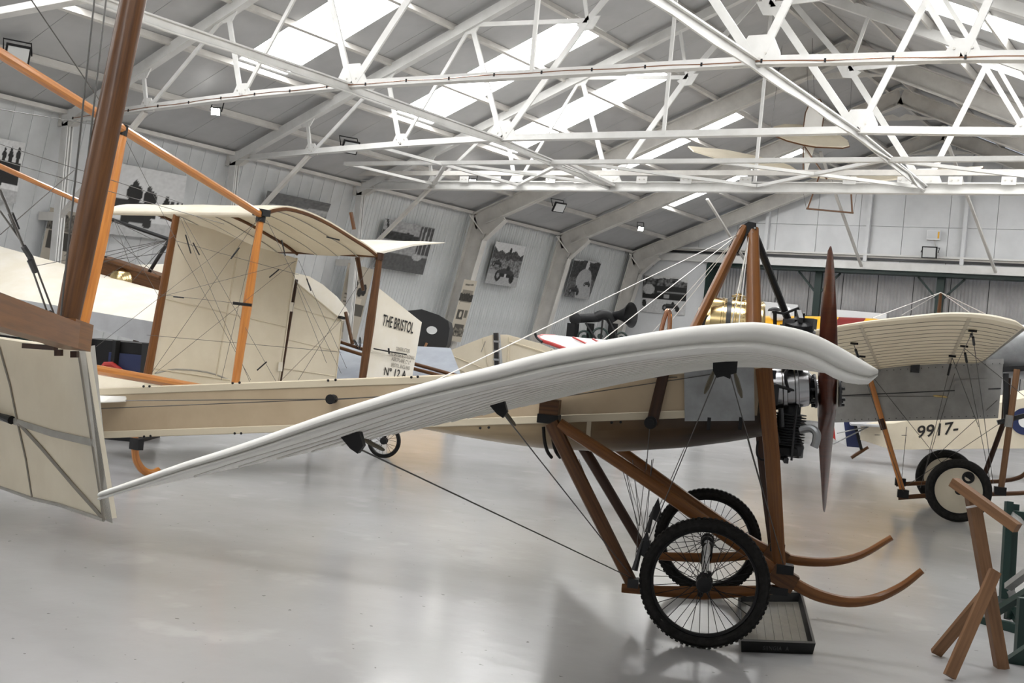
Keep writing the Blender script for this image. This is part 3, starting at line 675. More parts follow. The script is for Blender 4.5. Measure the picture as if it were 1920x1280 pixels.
obj('rivets', rv, 'brass', tk, kind='stuff')
obj('filler_cap', MB().lathe(P(mid+.05, 0, zc_+R_-.005), (0, 0, 1), [(0, .03), (.012, .03), (.014, .042), (.026, .042), (.034, .02), (.04, .02), (.042, .0)], 20), 'brass', tk)
obj('tank_bracket', MB().bar(A(1306, 606, -.15), A(1336, 598, -.15), .03, .06), 'dark_metal', tk)
for sg in (-1, 1):
    q1, q2 = find((1357, 612), .3, .5, False), find((1372, 612), .3, .5, False)
    for q in (q1, q2):
        for k in range(2 if sg < 0 else 1): wire(dep_, P(au+.01, sg*.03, az-.05), wp(q, sg)+V((0, 0, .02)), .0024, 'bright_wire', 'lift_wire')
    t1, t2 = find((712, 748), .65, .9, False), find((1012, 668), .3, .5, False)
    for q in (t1, t2): wire(dep_, P(au-.05, sg*.03, az-.04), wp(q, sg)+V((0, 0, .01)), .0022, 'bright_wire', 'lift_wire')
    obj('top_plate', MB().prism([wp(q1, sg)+DF.f*a+V((0, 0, b)) for a, b in ((-.06, 0), (.06, 0), (.045, .045), (-.02, .055))], DF.l*.02), 'grey_panel', dep_)
cp = smoothpts([P(DF.uz(A(x, y, .1))[0], .1, DF.uz(A(x, y, .1))[2]) for x, y in ((1236, 640), (1242, 610), (1248, 590), (1252, 582), (1256, 590), (1255, 620), (1252, 640))], 4)
obj('copper_pipe', MB().tube(cp, .014, 10), 'copper', dep_)
obj('cockpit_rim', MB().tube([P(-.62+.30*math.cos(a), .26*math.sin(a), ztop(-.62)+.012) for a in [2*math.pi*i/24 for i in range(24)]], .022, 8, closed=True), 'dark_wood', dep_)
# ---------------------------------------------------------------- engine and propeller
TH = V((math.cos(math.radians(7.8)), 0, math.sin(math.radians(7.8))))
tax = DF.f*TH.x + V((0, 0, TH.z))
ec = A(1485, 727, 0)
cc = obj('crankcase', MB().lathe(ec-tax*.16, tax, [(0, .10), (.02, .125), (.10, .125), (.105, .133), (.125, .133), (.13, .122), (.17, .122), (.175, .13), (.19, .13), (.195, .118), (.25, .108), (.28, .065), (.30, .045), (.36, .04)], 32), 'crankcase', dep_, label='polished crankcase')
def cyl(d, L=.30):
    d = V(d).normalized(); c = ec + d*(.10 if d.z < 0 else .15)
    prof = [(0, .062), (.05, .062)]
    z = .05
    while z < L-.06: prof += [(z, .070), (z+.002, .098), (z+.007, .098), (z+.009, .070)]; z += .016
    prof += [(L-.05, .085), (L-.01, .085), (L, .06)]
    cy = obj('cylinder', MB().lathe(c, d, prof, 20), 'black_metal', dep_)
    sd = d.cross(tax).normalized()
    obj('push_rod', MB().tube([c+sd*.09+tax*.03, c+sd*.09+tax*.03+d*(L+.02)], .007, 6), 'dark_metal', cy)
    obj('rocker', MB().bar(c+d*(L+.02)-sd*.06, c+d*(L+.02)+sd*.11, .025, .03), 'dark_metal', cy)
    obj('valve_box', MB().box(c+d*(L-.02)+tax*.05, .08, .07, .06).box(c+d*(L-.02)-tax*.05, .07, .07, .06), 'dark_metal', cy)
    return c, cy
c1, cya = cyl((0, 0, -1)); c2, cyb = cyl(-DF.l*.30+V((0, 0, .95)), .26); c3, cyc = cyl(DF.l*.45+V((0, 0, .89)), .26)
ex = smoothpts([A(1500, 806, -.06), A(1520, 803, -.08), A(1531, 812, -.1), A(1530, 828, -.1), A(1526, 838, -.1)], 4)
obj('exhaust_elbow', MB().tube(ex, .024, 10), 'aluminium', cya)
obj('carburettor', MB().box(A(1470, 838, 0), .10, .09, .08).box(A(1463, 852, 0), .05, .05, .06).lathe(A(1495, 838, -.02), (0, 0, 1), [(-.05, .03), (0, .04), (.05, .02)], 12), 'dark_metal', dep_)
obj('intake_pipe', MB().tube(smoothpts([A(1478, 690, -.13), A(1473, 700, -.14), A(1474, 716, -.135), A(1480, 735, -.12)], 4), .009, 8), 'black_metal', dep_)
obj('engine_brace', MB().tube([A(1430, 715, -.2), A(1524, 742, -.06)], .009, 6), 'black_metal', dep_)
obj('oil_pipe', MB().tube(smoothpts([A(1421, 826, -.1), A(1419, 848, -.1), A(1425, 860, -.1), A(1440, 862, -.1), A(1455, 862, -.1), A(1463, 850, -.1)], 4), .007, 6), 'black_metal', dep_)
obj('induction_pipe', MB().tube(smoothpts([A(1450, 770, -.1), A(1452, 800, -.11), A(1460, 830, -.1)], 4), .014, 8).tube([A(1464, 765, -.12), A(1466, 800, -.12)], .016, 10), 'dark_metal', dep_)
obj('magneto', MB().box(A(1432, 738, -.2), .14, .10, .12).box(A(1430, 700, -.22), .13, .08, .05), 'black_metal', dep_)
# gear standing above the wing
hd = MB()
hd.tube([A(1453, 612, .2), A(1453, 583, .2)], .012, 8).tube([A(1494, 615, .2), A(1494, 580, .2)], .016, 8).tube([A(1448, 584, .2), A(1470, 588, .2), A(1498, 577, .2)], .008, 6).tube([A(1492, 607, .1), A(1517, 603, .1)], [.014, .022], 12).tube([A(1475, 598, .2), A(1480, 630, .2)], .016, 8)
hd.box(A(1500, 610, .15), .14, .1, .03)
obj('rocker_gear', hd, 'black_metal', dep_)
hubc = A(1551, 732, 0)
pn = (V((0, 0, 1)) - tax*tax.z).normalized(); pl = tax.cross(pn)
if pl.dot(DF.l) > 0: pl = -pl
th = math.radians(37.7); bd = pn*math.cos(th) + pl*math.sin(th); bt = tax.cross(bd).normalized()
secs = []
PR = [(-.99, .006, .004, 18), (-.95, .030, .008, 20), (-.8, .052, .012, 24), (-.55, .068, .018, 32), (-.3, .066, .026, 46), (-.19, .056, .042, 66), (-.125, .054, .070, 90), (0, .056, .085, 90), (.125, .054, .070, 90)]
PR = PR + [(-a, b, c, d) for a, b, c, d in PR[::-1][3:]]
for r, ch, thk, ang in PR:
    sg = 1 if r > 0 else -1; a_ = math.radians(ang)
    cdir = bt*math.cos(a_) + tax*math.sin(a_)*sg; tdir = bd.cross(cdir).normalized()
    k = 12; ring = []
    for j in range(k):
        q = 2*math.pi*j/k; ring.append(hubc + bd*r + cdir*(ch*math.cos(q)) + tdir*(thk*math.sin(q)))
    if secs:
        # keep ring orientation continuous
        best = min(range(k), key=lambda sft: sum((ring[(j+sft) % k]-secs[-1][j]).length for j in range(k)))
        rev = ring[::-1]; bestr = min(range(k), key=lambda sft: sum((rev[(j+sft) % k]-secs[-1][j]).length for j in range(k)))
        if sum((rev[(j+bestr) % k]-secs[-1][j]).length for j in range(k)) < sum((ring[(j+best) % k]-secs[-1][j]).length for j in range(k)): ring = [rev[(j+bestr) % k] for j in range(k)]
        else: ring = [ring[(j+best) % k] for j in range(k)]
    secs.append(ring)
mb = MB().loft(secs); L0 = random.random(); nn = 12
pro = obj('propeller', mb, 'mahogany', dep_, smooth=50, label='two-bladed mahogany propeller')
obj('hub_plate', MB().lathe(hubc-tax*.075, tax, [(0, .10), (.012, .10)], 24).lathe(hubc+tax*.06, tax, [(0, .10), (.012, .10)], 24), 'dark_metal', pro, kind='stuff')
bl = MB()
for k in range(8):
    a = 2*math.pi*k/8; p = hubc + (bd*math.cos(a)+bt*math.sin(a))*.085
    bl.lathe(p-tax*.095, tax, [(0, .010), (.022, .010)], 6); bl.lathe(p+tax*.07, tax, [(0, .010), (.022, .010)], 6)
obj('hub_bolts', bl, 'black_metal', pro, kind='stuff')
# ---------------------------------------------------------------- undercarriage
def pl_(pts, s): return [A(x, y, s) for x, y in pts]
def flatbar(pts, w, d, mt, nm, **kw): return obj(nm, MB().tube(pts, [(a/2, d/2) for a in (w if isinstance(w, list) else [w]*len(pts))], 10, ref=(0, 0, 1)), mt, dep_, **kw)
np_ = smoothpts(pl_([(1048, 794), (1200, 893), (1340, 990), (1445, 1064), (1490, 1094), (1535, 1116), (1590, 1128), (1640, 1122), (1690, 1099), (1729, 1069)], -.5), 4)
flatbar(np_, [.068-.002*max(0, i-20) for i in range(len(np_))], .05, 'strut_wood', 'skid', label='curved wooden skid on the near side')
fp_ = smoothpts(pl_([(1120, 812), (1190, 862), (1310, 948), (1400, 1009), (1460, 1040), (1500, 1051), (1560, 1053), (1615, 1040), (1672, 1007)], .5), 4)
flatbar(fp_, [.062-.002*max(0, i-20) for i in range(len(fp_))], .05, 'strut_wood', 'skid')
flatbar(pl_([(1034, 792), (1110, 945), (1188, 1100)], -.5), [.085, .08, .07], .05, 'brown_wood', 'undercarriage_leg')
flatbar(pl_([(1062, 790), (1110, 866), (1207, 1030)], .5), [.07, .07, .06], .05, 'dark_wood', 'undercarriage_leg')
flatbar([A(1432, 690, -.40), A(1447, 850, -.45), A(1462, 1075, -.5)], [.105, .095, .075], .05, 'strut_wood', 'undercarriage_leg')
flatbar([P(DF.uz(A(1432, 690, -.40))[0], .40, 1.50), P(DF.uz(A(1447, 850, -.45))[0], .45, .95), A(1452, 1030, .5)], [.105, .095, .075], .05, 'dark_wood', 'undercarriage_leg')
flatbar(pl_([(1166, 1102), (1240, 1108), (1320, 1112), (1400, 1108), (1468, 1104)], -.5), [.05, .06, .075, .06, .05], .05, 'strut_wood', 'axle_beam')
flatbar(pl_([(1228, 1042), (1330, 1046), (1425, 1040)], .5), [.05, .065, .05], .05, 'strut_wood', 'axle_beam')
for s_, q in ((-.5, (1470, 1083)), (.5, (1456, 1040))):
    p = A(*q, s_); obj('skid_block', MB().bar(p-DF.f*.07+V((0, 0, .03)), p+DF.f*.06-V((0, 0, .03)), .07, .10), 'brown_wood', dep_)
    obj('skid_fitting', MB().box(p+V((0, 0, .05)), .09, .08, .05, ex=DF.f, ey=DF.l), 'black_metal', dep_); obj('skid_plate', MB().box(p-V((0, 0, .07))-DF.f*.03, .11, .075, .04, ex=DF.f, ey=DF.l), 'black_metal', dep_)
for sg in (-1, 1):
    p = rearfoot[sg]
    obj('shackle', MB().box(p+V((0, 0, -.02)), .06, .07, .05, ex=DF.f, ey=DF.l).tube([p+V((0, 0, .05)), p+V((0, 0, .22))+DF.f*.03], [.02, .008], 6).prism([p+DF.f*a+V((0, 0, b)) for a, b in ((.0, .15), (.05, .28), (.08, .18), (.06, .12))], DF.l*.015), 'dark_metal', dep_)
f0 = A(1030, 778, -.44)
obj('strut_socket', MB().box(f0+V((0, 0, .03)), .11, .10, .12, ex=DF.f, ey=DF.l), 'brown_wood', dep_)
obj('socket_bracket', MB().box(f0-V((0, 0, .02)), .12, .12, .05, ex=DF.f, ey=DF.l).bar(f0+V((0, 0, .08)), f0+V((0, 0, .17)), .03, .02).bar(f0+V((0, 0, .165))-DF.f*.03, f0+V((0, 0, .165))+DF.f*.03, .04, .02), 'black_metal', dep_)
for dx in (0, 16):
    obj('shock_cord', MB().tube(smoothpts([A(1019+dx, 800, -.46), A(1021+dx, 825, -.47), A(1026+dx, 845, -.44), A(1034+dx, 857, -.36)], 4), .010, 8), 'rubber', dep_)
obj('warp_lever', MB().tube([A(1247, 690, -.41), A(1222, 795, -.41)], [(.03, .018), (.033, .02)], 10, ref=DF.f), 'dark_wood', dep_)
pv = A(1220, 792, -.43); obj('lever_pivot', MB().lathe(pv, -DF.l, [(0, .036), (.015, .036), (.017, .02), (.028, .02)], 16), 'black_metal', dep_)
wh = P(-.003, -.7, .345); wf = P(-.003, .7, .345)
spoked_wheel(dep_, wh, DF.l, .345, .032); spoked_wheel(dep_, wf, DF.l, .345, .032)
obj('axle', MB().tube([wh, wf], .022, 12), 'aluminium', dep_)
for s_ in (-.5, .5):
    for du in (-.03, .03): obj('shock_cord', MB().torus(P(du*.6, s_+du, .30), DF.f, .055, .016, 16, 8), 'rubber', dep_)
# ---------------------------------------------------------------- tail, control wires, pulleys
zt = ztop(-4.2)-.09
q = [A(236, 751, -.2), A(215, 742, -.35), A(186, 736, -.3)]
tu0 = DF.uz(q[0])[0]
for sg in (-1, 1):
    pts = []
    mb = MB()
    sec = []
    for (x, w) in ((0, .02), (.04, .2), (.12, .34), (.3, .55), (.7, .9), (1.2, 1.1), (1.8, 1.15), (2.0, 1.1)):
        u = tu0-x; zc = DF.uz(q[0])[2]-.137*x*0.6
        sec.append([P(u, sg*(hw(u)-.02 if hw(u) > .05 else .02), zc+.03), P(u, sg*(hw(u)+w*.6), zc+.025*(1 if x > .03 else .2)), P(u, sg*(hw(u)+w), zc), P(u, sg*(hw(u)+w), zc-.006), P(u, sg*(hw(u)-.02), zc-.01)])
    mb.loft(sec)
    obj('tailplane', mb, 'linen_white', dep_)
obj('rudder', MB().prism([P(-6.3, -.015, zbot(-6.3)), P(-6.9, -.015, zbot(-6.3)-.05), P(-7.1, -.015, ztop(-6.3)+.2), P(-6.8, -.015, ztop(-6.3)+.5), P(-6.3, -.015, ztop(-6.3)+.4)], DF.l*.03), 'linen_cream', dep_)
obj('tail_skid', MB().tube(smoothpts([P(-5.6, 0, zbot(-5.6)), P(-5.75, 0, .2), P(-6.0, 0, .03), P(-6.25, 0, .03)], 4), .02, 8), 'brown_wood', dep_)
pu = A(622, 748, -.34)
obj('pulley', MB().lathe(pu+DF.l*.03, -DF.l, [(0, .028), (.03, .028), (.034, .02), (.05, .02), (.054, .03), (.06, .03)], 14), 'black_metal', dep_)
wire(dep_, pu, A(236, 751, -.28), .003, name='control_wire'); wire(dep_, pu, P(-4.4, -.2, .78), .003, name='control_wire'); wire(dep_, pu, A(930, 735, -.40), .003, name='control_wire'); wire(dep_, pu+V((0, 0, -.005)), A(1250, 705, -.41), .003, name='control_wire')
wire(dep_, A(1000, 752, -.40), A(1345, 700, -.41), .0028, name='control_wire'); wire(dep_, A(1138, 708, -.40), A(1270, 707, -.41), .0028, name='control_wire'); wire(dep_, A(1218, 800, -.42), A(1212, 880, -.3), .0025, name='control_wire')
for (a, sa), (b, sb) in [(((1085, 860), -.3), ((1140, 1000), .0)), (((1162, 862), -.2), ((1197, 985), .3)), (((1186, 862), -.2), ((1200, 985), .4)), (((1222, 862), -.2), ((1212, 990), .5)), (((1175, 890), -.3), ((1200, 1010), .3)), (((1212, 860), -.1), ((1190, 1060), -.5)), (((1225, 860), 0), ((1195, 1070), -.45))]:
    wire(dep_, A(*a, sa), A(*b, sb), .0022)
# ================================================================== drip tray and trestles
tp = [onz(1384, 1128), onz(1500, 1128), onz(1524, 1226), onz(1390, 1222)]
tcn = (tp[0]+tp[1]+tp[2]+tp[3])/4
ty = thing('drip_tray', tcn, 'black oil drip tray on the floor beside the near spoked wheel', 'tray')
obj('tray_floor', MB().prism([tcn+(p-tcn)*.92 for p in tp], (0, 0, .012)), 'oily_grey', ty)
for i in range(4):
    a, b = tp[i], tp[(i+1) % 4]; ia, ib = tcn+(a-tcn)*.91, tcn+(b-tcn)*.91; H_ = V((0, 0, .065))
    obj('tray_side', MB().add([a, b, b+(b-tcn)*.04+H_, a+(a-tcn)*.04+H_, ia, ib, tcn+(b-tcn)*.97+H_, tcn+(a-tcn)*.97+H_], [[0, 1, 2, 3], [4, 5, 6, 7], [3, 2, 6, 7], [0, 1, 5, 4], [0, 3, 7, 4], [1, 2, 6, 5]]), 'tray_black', ty)
for k in range(7):
    t = (k+1)/8; a, b = lerp(tp[0], tp[1], t), lerp(tp[3], tp[2], t); a, b = lerp(a, b, .1), lerp(a, b, .92)
    obj('tray_ridge', MB().bar(a+V((0, 0, .014)), b+V((0, 0, .014)), .012, .008), 'oily_grey', ty)
fd = onz(1878, 1252)
tr = thing('trestle', fd, 'plain brown wooden trestle post with two splayed legs at the right edge', 'trestle')
D0 = (fd-CAM).dot(FW); top = dep(1822, 925, D0-.05)
top.x, top.y = lerp(V((top.x, top.y, 0)), V((fd.x, fd.y, 0)), .0).x, lerp(V((top.x, top.y, 0)), V((fd.x, fd.y, 0)), .0).y
obj('post', MB().bar(fd+V((0, 0, .0)), top, .064, .06, up=FW), 'pine', tr)
j = dep(1858, 1095, D0-.12)
b1_, b2_ = onz(1755, 1224, .015), onz(1780, 1268, .02)
obj('leg', MB().bar(j+V((0, 0, -.02)), b1_, .06, .03, up=FW), 'pine', tr); obj('leg', MB().bar(dep(1866, 1070, D0-.2), b2_, .06, .03, up=FW), 'pine', tr)
h1, h2 = dep(1788, 903, D0-.05), dep(1908, 990, D0-.35)
obj('head_board', MB().bar(h1, h2, .06, .05, up=(0, 0, 1), w2=.05), 'pine', tr)
obj('string_tie', MB().bar(dep(1812, 951, D0-.1), dep(1842, 946, D0-.1), .02, .008), 'white_paint', tr)
g0 = onz(1868, 1168)
gt = thing('sawhorse', g0, 'dark green metal sawhorse cut off by the right edge', 'sawhorse')
DG = (g0-CAM).dot(FW)
def gb(a, b, w, da=0, db=0, nm='bar', mt='green_paint', d=.04): return obj(nm, MB().bar(dep(*a, DG+da), dep(*b, DG+db), w, d, up=FW), mt, gt)
gb((1892, 940), (1881, 1122), .045, .2, .1, 'leg'); gb((1903, 945), (1893, 1122), .045, .25, .15, 'leg'); gb((1826, 1160), (1925, 1182), .06, 0, -.3, 'foot_bar'); gb((1862, 1150), (1935, 1105), .05, .1, -.3, 'brace'); gb((1890, 1100), (1930, 1070), .05, 0, -.2, 'brace', 'grey_panel'); gb((1892, 1105), (1935, 1190), .05, .1, .1, 'brace', 'grey_panel')
gb((1828, 1293), (1945, 1215), .10, -.9, -1.1, 'rail'); gb((1918, 1120), (1906, 1300), .05, -.9, -.9, 'leg'); gb((1900, 965), (1935, 1010), .06, .2, -.2, 'rail', 'grey_panel'); gb((1895, 985), (1935, 960), .045, .2, .3, 'brace', 'grey_panel'); gb((1893, 1122), (1890, 1160), .04, .1, .05, 'leg')
# far end of the sawhorse, beyond the picture edge
e0 = dep(1900, 965, DG+.2); e1 = e0 + V((RT.x, RT.y, 0)).normalized()*.95 - V((FW.x, FW.y, 0)).normalized()*.25
obj('top_rail', MB().bar(e0, e1, .06, .06), 'green_paint', gt)
for k in (-.28, .28):
    ft = e1 + V((FW.x, FW.y, 0)).normalized()*k; obj('leg', MB().bar(e1, V((ft.x, ft.y, .0)), .05, .045), 'green_paint', gt)
    ft = e0 + V((FW.x, FW.y, 0)).normalized()*k; obj('leg', MB().bar(e0-V((0, 0, .55)), V((ft.x, ft.y, .0)), .045, .04), 'green_paint', gt)
# ================================================================== lettering
def text(s, o, xd, yd, h, mt, parent, stretch=1.0, off=0.0, name='lettering', space=1.0, bold=0.014):
    c = bpy.data.curves.new('t', 'FONT'); c.body = s; c.size = 1.0; c.space_character = space; c.offset = bold
    t = bpy.data.objects.new('t', c); COL.objects.link(t)
    bpy.context.view_layer.update()
    me = t.evaluated_get(bpy.context.evaluated_depsgraph_get()).to_mesh()
    vs = [v.co.copy() for v in me.vertices]; fs = [list(p.vertices) for p in me.polygons]
    bpy.data.objects.remove(t); bpy.data.curves.remove(c)
    xd, yd = V(xd).normalized(), V(yd).normalized(); n = xd.cross(yd).normalized()
    if n.dot(V(o)-CAM) > 0: n = -n
    k = h/0.70
    mb = MB().add([V(o)+xd*(p.x*k*stretch)+yd*(p.y*k)+n*off for p in vs], fs)
    return obj(name, mb, mt, parent, smooth=0, kind='stuff')
# faint white tray marks
_a, _b = tp[3]+(tp[3]-tcn)*.02, tp[2]+(tp[2]-tcn)*.02
text('SIINGIA  A', lerp(_a, _b, .28)+V((0, 0, .022)), _b-_a, (0, 0, 1), .020, 'dark_metal', ty, off=.012, space=1.15)
# ================================================================== the big box-tailed biplane on the left
T1 = dep(490, 403, 10.5); T0 = onz(195, 398, T1.z); SPN = (T0-T1).normalized(); SP = (T0-T1).length
NRM = V((SPN.x, SPN.y, 0)).normalized(); AFT = V((-NRM.y, NRM.x, 0))
if AFT.y < 0: AFT = -AFT
T2 = onpl(712, 480, T1, NRM)
bk = thing('biplane', V((T1.x-1.2, T1.y-2, 0)), 'box-tailed biplane with orange wooden booms and cream tail panels', 'airplane')
def bo(nm, mb, mt, **kw): return obj(nm, mb, mt, bk, **kw)
def at_x(a, b, x):
    lo, hi = 0.0, 1.0
    pa, pb = proj(a)[0], proj(b)[0]
    for _ in range(40):
        m_ = (lo+hi)/2
        if (proj(a.lerp(b, m_))[0]-x)*(pb-pa) > 0: hi = m_
        else: lo = m_
    return a.lerp(b, (lo+hi)/2)
# booms
BF = dep(-60, 63, 6.5); bo('boom', MB().tube([T1, BF], .034, 10), 'orange_wood')
TL = dep(438, 738, 10.25); LF = dep(120, 682, 8.0); bo('boom', MB().tube([TL, LF], .036, 10), 'orange_wood')
FBF = dep(-60, 285, 9.6); bo('boom', MB().tube([T0, FBF], .026, 10), 'orange_wood')
TL0 = TL + SPN*SP; bo('boom', MB().tube([TL0, TL0+(LF-TL)*1.05], .028, 10), 'orange_wood')
S1 = at_x(T1, BF, 231); S1b = dep(146, 655, (S1-CAM).dot(FW)-.35)
bo('boom_strut', MB().tube([S1, S1.lerp(S1b, .5), S1b], [(.036, .03), (.056, .034), (.038, .03)], 10, ref=AFT), 'orange_wood')
fj = bo('strut_joint', MB().tube([S1+V((0, 0, .03)), S1.lerp(S1b, .03)], .036, 10), 'black_metal')
bo('boom_clamp', MB().tube([dep(160, 527, 8.6), dep(158, 545, 8.6)], .03, 8).bar(dep(150, 526, 8.6), dep(168, 527, 8.6), .05, .03), 'black_metal')
T0b = T0 + (TL-T1)
bo('boom_strut', MB().tube([T0, T0.lerp(T0b, .5), T0b], [(.03, .024), (.042, .03), (.03, .024)], 10, ref=AFT), 'brown_wood')
bo('boom_strut', MB().tube([T1, T1.lerp(TL, .5), TL], [(.034, .026), (.050, .032), (.038, .028)], 10, ref=AFT), 'orange_wood')
bo('strut_joint', MB().tube([T1+V((0, 0, .05)), T1.lerp(TL, .04)], .045, 10).box(T1+V((0, 0, .02)), .13, .10, .06), 'black_metal')
T2b = dep(676, 735, (T2-CAM).dot(FW)-.15)
bo('boom_strut', MB().tube([T2, T2.lerp(T2b, .5), T2b], [(.036, .03), (.056, .036), (.042, .03)], 10, ref=AFT), 'brown_wood')
bo('strut_joint', MB().tube([T2+V((0, 0, .03)), T2.lerp(T2b, .03)], .045, 10), 'dark_wood')
T3 = T2 + SPN*SP; T3b = T2b + SPN*SP
bo('boom_strut', MB().tube([T3+V((0, 0, .0)), T3b], .022, 8), 'brown_wood')
# tailplanes
CH = T2-T1
rib_px = [(490, 403), (505, 394), (525, 389), (545, 389), (580, 399), (620, 418), (660, 443), (690, 462), (712, 480)]
ribL = [onpl(x, y, T1, NRM)-T1 for x, y in rib_px]
rib = smoothpts(ribL, 3)
def tailplane(base, nm, mt='linen_cream'):
    secs = []
    for k in range(9):
        o_ = base + SPN*(SP*k/8); w_ = .012*math.sin(k*1.9)
        secs.append([o_+p+V((0, 0, .012+w_*(i/len(rib)))) for i, p in enumerate(rib)] + [o_+p-V((0, 0, .014-w_*(i/len(rib)))) for i, p in list(enumerate(rib))[::-1]])
    t = bo(nm, MB().loft(secs), mt, smooth=50)
    for k in range(9):
        o_ = base + SPN*(SP*k/8)
        edge = k in (0, 4, 8)
        obj('rib', MB().tube([o_+p-V((0, 0, .02)) for p in rib], (.018, .014) if edge else (.005, .006), 6, ref=(0, 0, 1)), 'brown_wood' if edge else 'tape_grey', t)
    obj('front_spar', MB().tube([base, base+SPN*SP], .026, 10), 'linen_cream', t)
    obj('rear_spar', MB().tube([base+CH, base+CH+SPN*SP], .018, 8), 'brown_wood', t)
    return t
tailplane(T1, 'tailplane'); tailplane(TL+V((0, 0, -.17)), 'tailplane')
# elevator flap behind the upper tailplane
E1 = onpl(835, 455, T1, NRM); E0 = E1+SPN*SP
scal = []
for k in range(9):
    sg = k/8; a = (T2+SPN*(SP*sg))+V((0, 0, .03)); b = E1+SPN*(SP*sg) - AFT*(0.05*abs(math.sin(k*math.pi/2)))
    a2 = a.lerp(b, .5)+V((0, 0, .03)); scal.append([a+V((0, 0, .012)), a2+V((0, 0, .01)), b+V((0, 0, .003)), b-V((0, 0, .003)), a2-V((0, 0, .01)), a-V((0, 0, .012))])
bo('elevator', MB().loft(scal), 'linen_pale', smooth=50)
# fins and rudders
def panel(px, base, nm, mt, th=.03, **kw): return bo(nm, MB().prism([onpl(x, y, base, NRM) for x, y in px], NRM*th), mt, **kw)
FB = at_x(T1, T0, 330)
def F_(x, y): return onpl(x, y, FB, NRM)
fin = panel([(328, 410), (400, 430), (480, 462), (556, 484), (520, 722), (440, 735), (270, 735)], FB, 'fin', 'linen_cream', .02)
obj('fin_post', MB().tube([F_(331, 403), F_(275, 712)], [(.036, .03), (.046, .034)], 10, ref=AFT), 'strut_wood', fin)
obj('fin_post', MB().tube([F_(557, 484), F_(553, 500), F_(521, 735)], .012, 8), 'linen_cream', fin)
for a, b in (((302, 558), (535, 612)), ((447, 462), (405, 705)), ((285, 690), (430, 712))):
    obj('fin_rib', MB().tube([F_(*a)-NRM*.004, F_(*b)-NRM*.004], (.006, .009), 6, ref=NRM), 'tape_cream', fin)
obj('rib_cap', MB().tube(smoothpts([F_(290, 700), F_(330, 692), F_(390, 698), F_(430, 712)], 3), .008, 6), 'tape_grey', fin)
rud = panel([(555, 528), (640, 598), (626, 740), (520, 740)], FB+AFT*0, 'rudder', 'linen_cream', .025)
obj('hinge_post', MB().tube([F_(556, 524), F_(521, 740)], .018, 8), 'dark_wood', rud)
obj('rudder_edge', MB().tube([F_(556, 530), F_(638, 598), F_(641, 603), F_(626, 740)], .010, 6), 'tape_cream', rud)
for a, b in (((545, 575), (640, 602)), ((538, 636), (632, 658)), ((530, 690), (628, 705))): obj('rudder_rib', MB().tube([F_(*a)-NRM*.004, F_(*b)-NRM*.004], (.005, .007), 6, ref=NRM), 'tape_cream', rud)
obj('rudder_horn', MB().bar(F_(633, 594)-NRM*.03, F_(641, 596)-NRM*.03, .05, .03), 'black_metal', rud)
for y in (575, 687): obj('rudder_strap', MB().box(F_(545 if y < 600 else 524, y)-NRM*.012, .06, .01, .10, ex=AFT, ey=NRM), 'linen_pale', rud)
panel([(556, 512), (580, 518), (605, 533), (632, 556), (650, 578), (655, 590), (648, 600), (636, 602), (600, 640), (540, 640)], T0+SPN*.1, 'rudder', 'linen_pale', .03)
BRP = T2+AFT*.05
def B_(x, y): return onpl(x, y, BRP, NRM)
br = panel([(708, 538), (791, 604), (768, 735), (676, 735)], BRP, 'rudder', 'linen_pale', .03, label='pale rudder lettered THE BRISTOL')
n_ = -NRM if NRM.dot(CAM-BRP) < 0 else NRM
def row(s, a, b, h, mt, space=1.0):
    o, e_ = B_(*a), B_(*b); xd = (e_-o); L = xd.length
    c = text(s, o, xd, V((0, 0, 1))-xd.normalized()*xd.normalized().z, h, mt, br, off=.008, space=space)
    # fit the row to its length
    xs = [((V(v.co)+ROOT[c.name])-o).dot(xd.normalized()) for v in c.data.vertices]; k = L/max(xs); d = xd.normalized()
    for v in c.data.vertices:
        p = V(v.co)+ROOT[c.name]; q = (p-o).dot(d); v.co = p + d*(q*(k-1)) - ROOT[c.name]
row('THE BRISTOL', (715, 609), (773, 625), .115, 'black_ink')
row('CONSTRUCTORS', (741, 656), (767, 661), .037, 'grey_ink'); row('THE BRITISH & COLONIAL', (728, 665), (776, 674), .037, 'grey_ink'); row('AEROPLANE C\u00ba L\u1d48', (733, 675), (768, 683), .037, 'grey_ink'); row('BRISTOL, ENGLAND', (732, 686), (767, 693), .036, 'grey_ink'); row('N\u00ba 12 A', (718, 702), (760, 709), .08, 'black_ink')
obj('control_horn', MB().tube([B_(697, 653)+n_*.03, B_(722, 658)+n_*.05, B_(758, 664)+n_*.03], .007, 6).tube([B_(722, 652)+n_*.05, B_(723, 662)+n_*.05], .01, 6), 'black_metal', br)
obj('rudder_clip', MB().tube([B_(699, 588), B_(697, 598)], .02, 6), 'black_metal', br)
# skids under the tail
sk0 = onz(283, 888, .03)
skp = smoothpts([sk0+V((-.02, -.18, .62)), sk0+V((-.03, -.17, .45)), sk0+V((-.02, -.16, .2)), sk0+V((0, -.10, .06)), sk0+V((0.02, -.02, .0)), sk0+V((.04, .08, .012))], 4)
skp = smoothpts([dep(x, y, d) for x, y, d in ((252, 800, 10.2), (253, 840, 10.2), (256, 862, 10.25), (267, 880, 10.35), (284, 887, 10.42), (297, 882, 10.5))], 4)
bo('tail_skid', MB().tube(skp, (.030, .035), 10), 'orange_wood')
bo('skid_clamp', MB().box(dep(256, 832, 10.15), .12, .06, .10), 'black_metal')
bo('rear_post', MB().tube([T3+SPN*.2+V((0, 0, .30)), T3+SPN*.2+V((0, 0, .02))+AFT*.05], .018, 8).tube([dep(658, 398, 13.2), dep(664, 430, 13.2)], .022, 8), 'brown_wood')
bo('rear_post', MB().tube([dep(670, 482, 12.6), dep(681, 545, 12.6)], [.028, .018], 8), 'brown_wood')
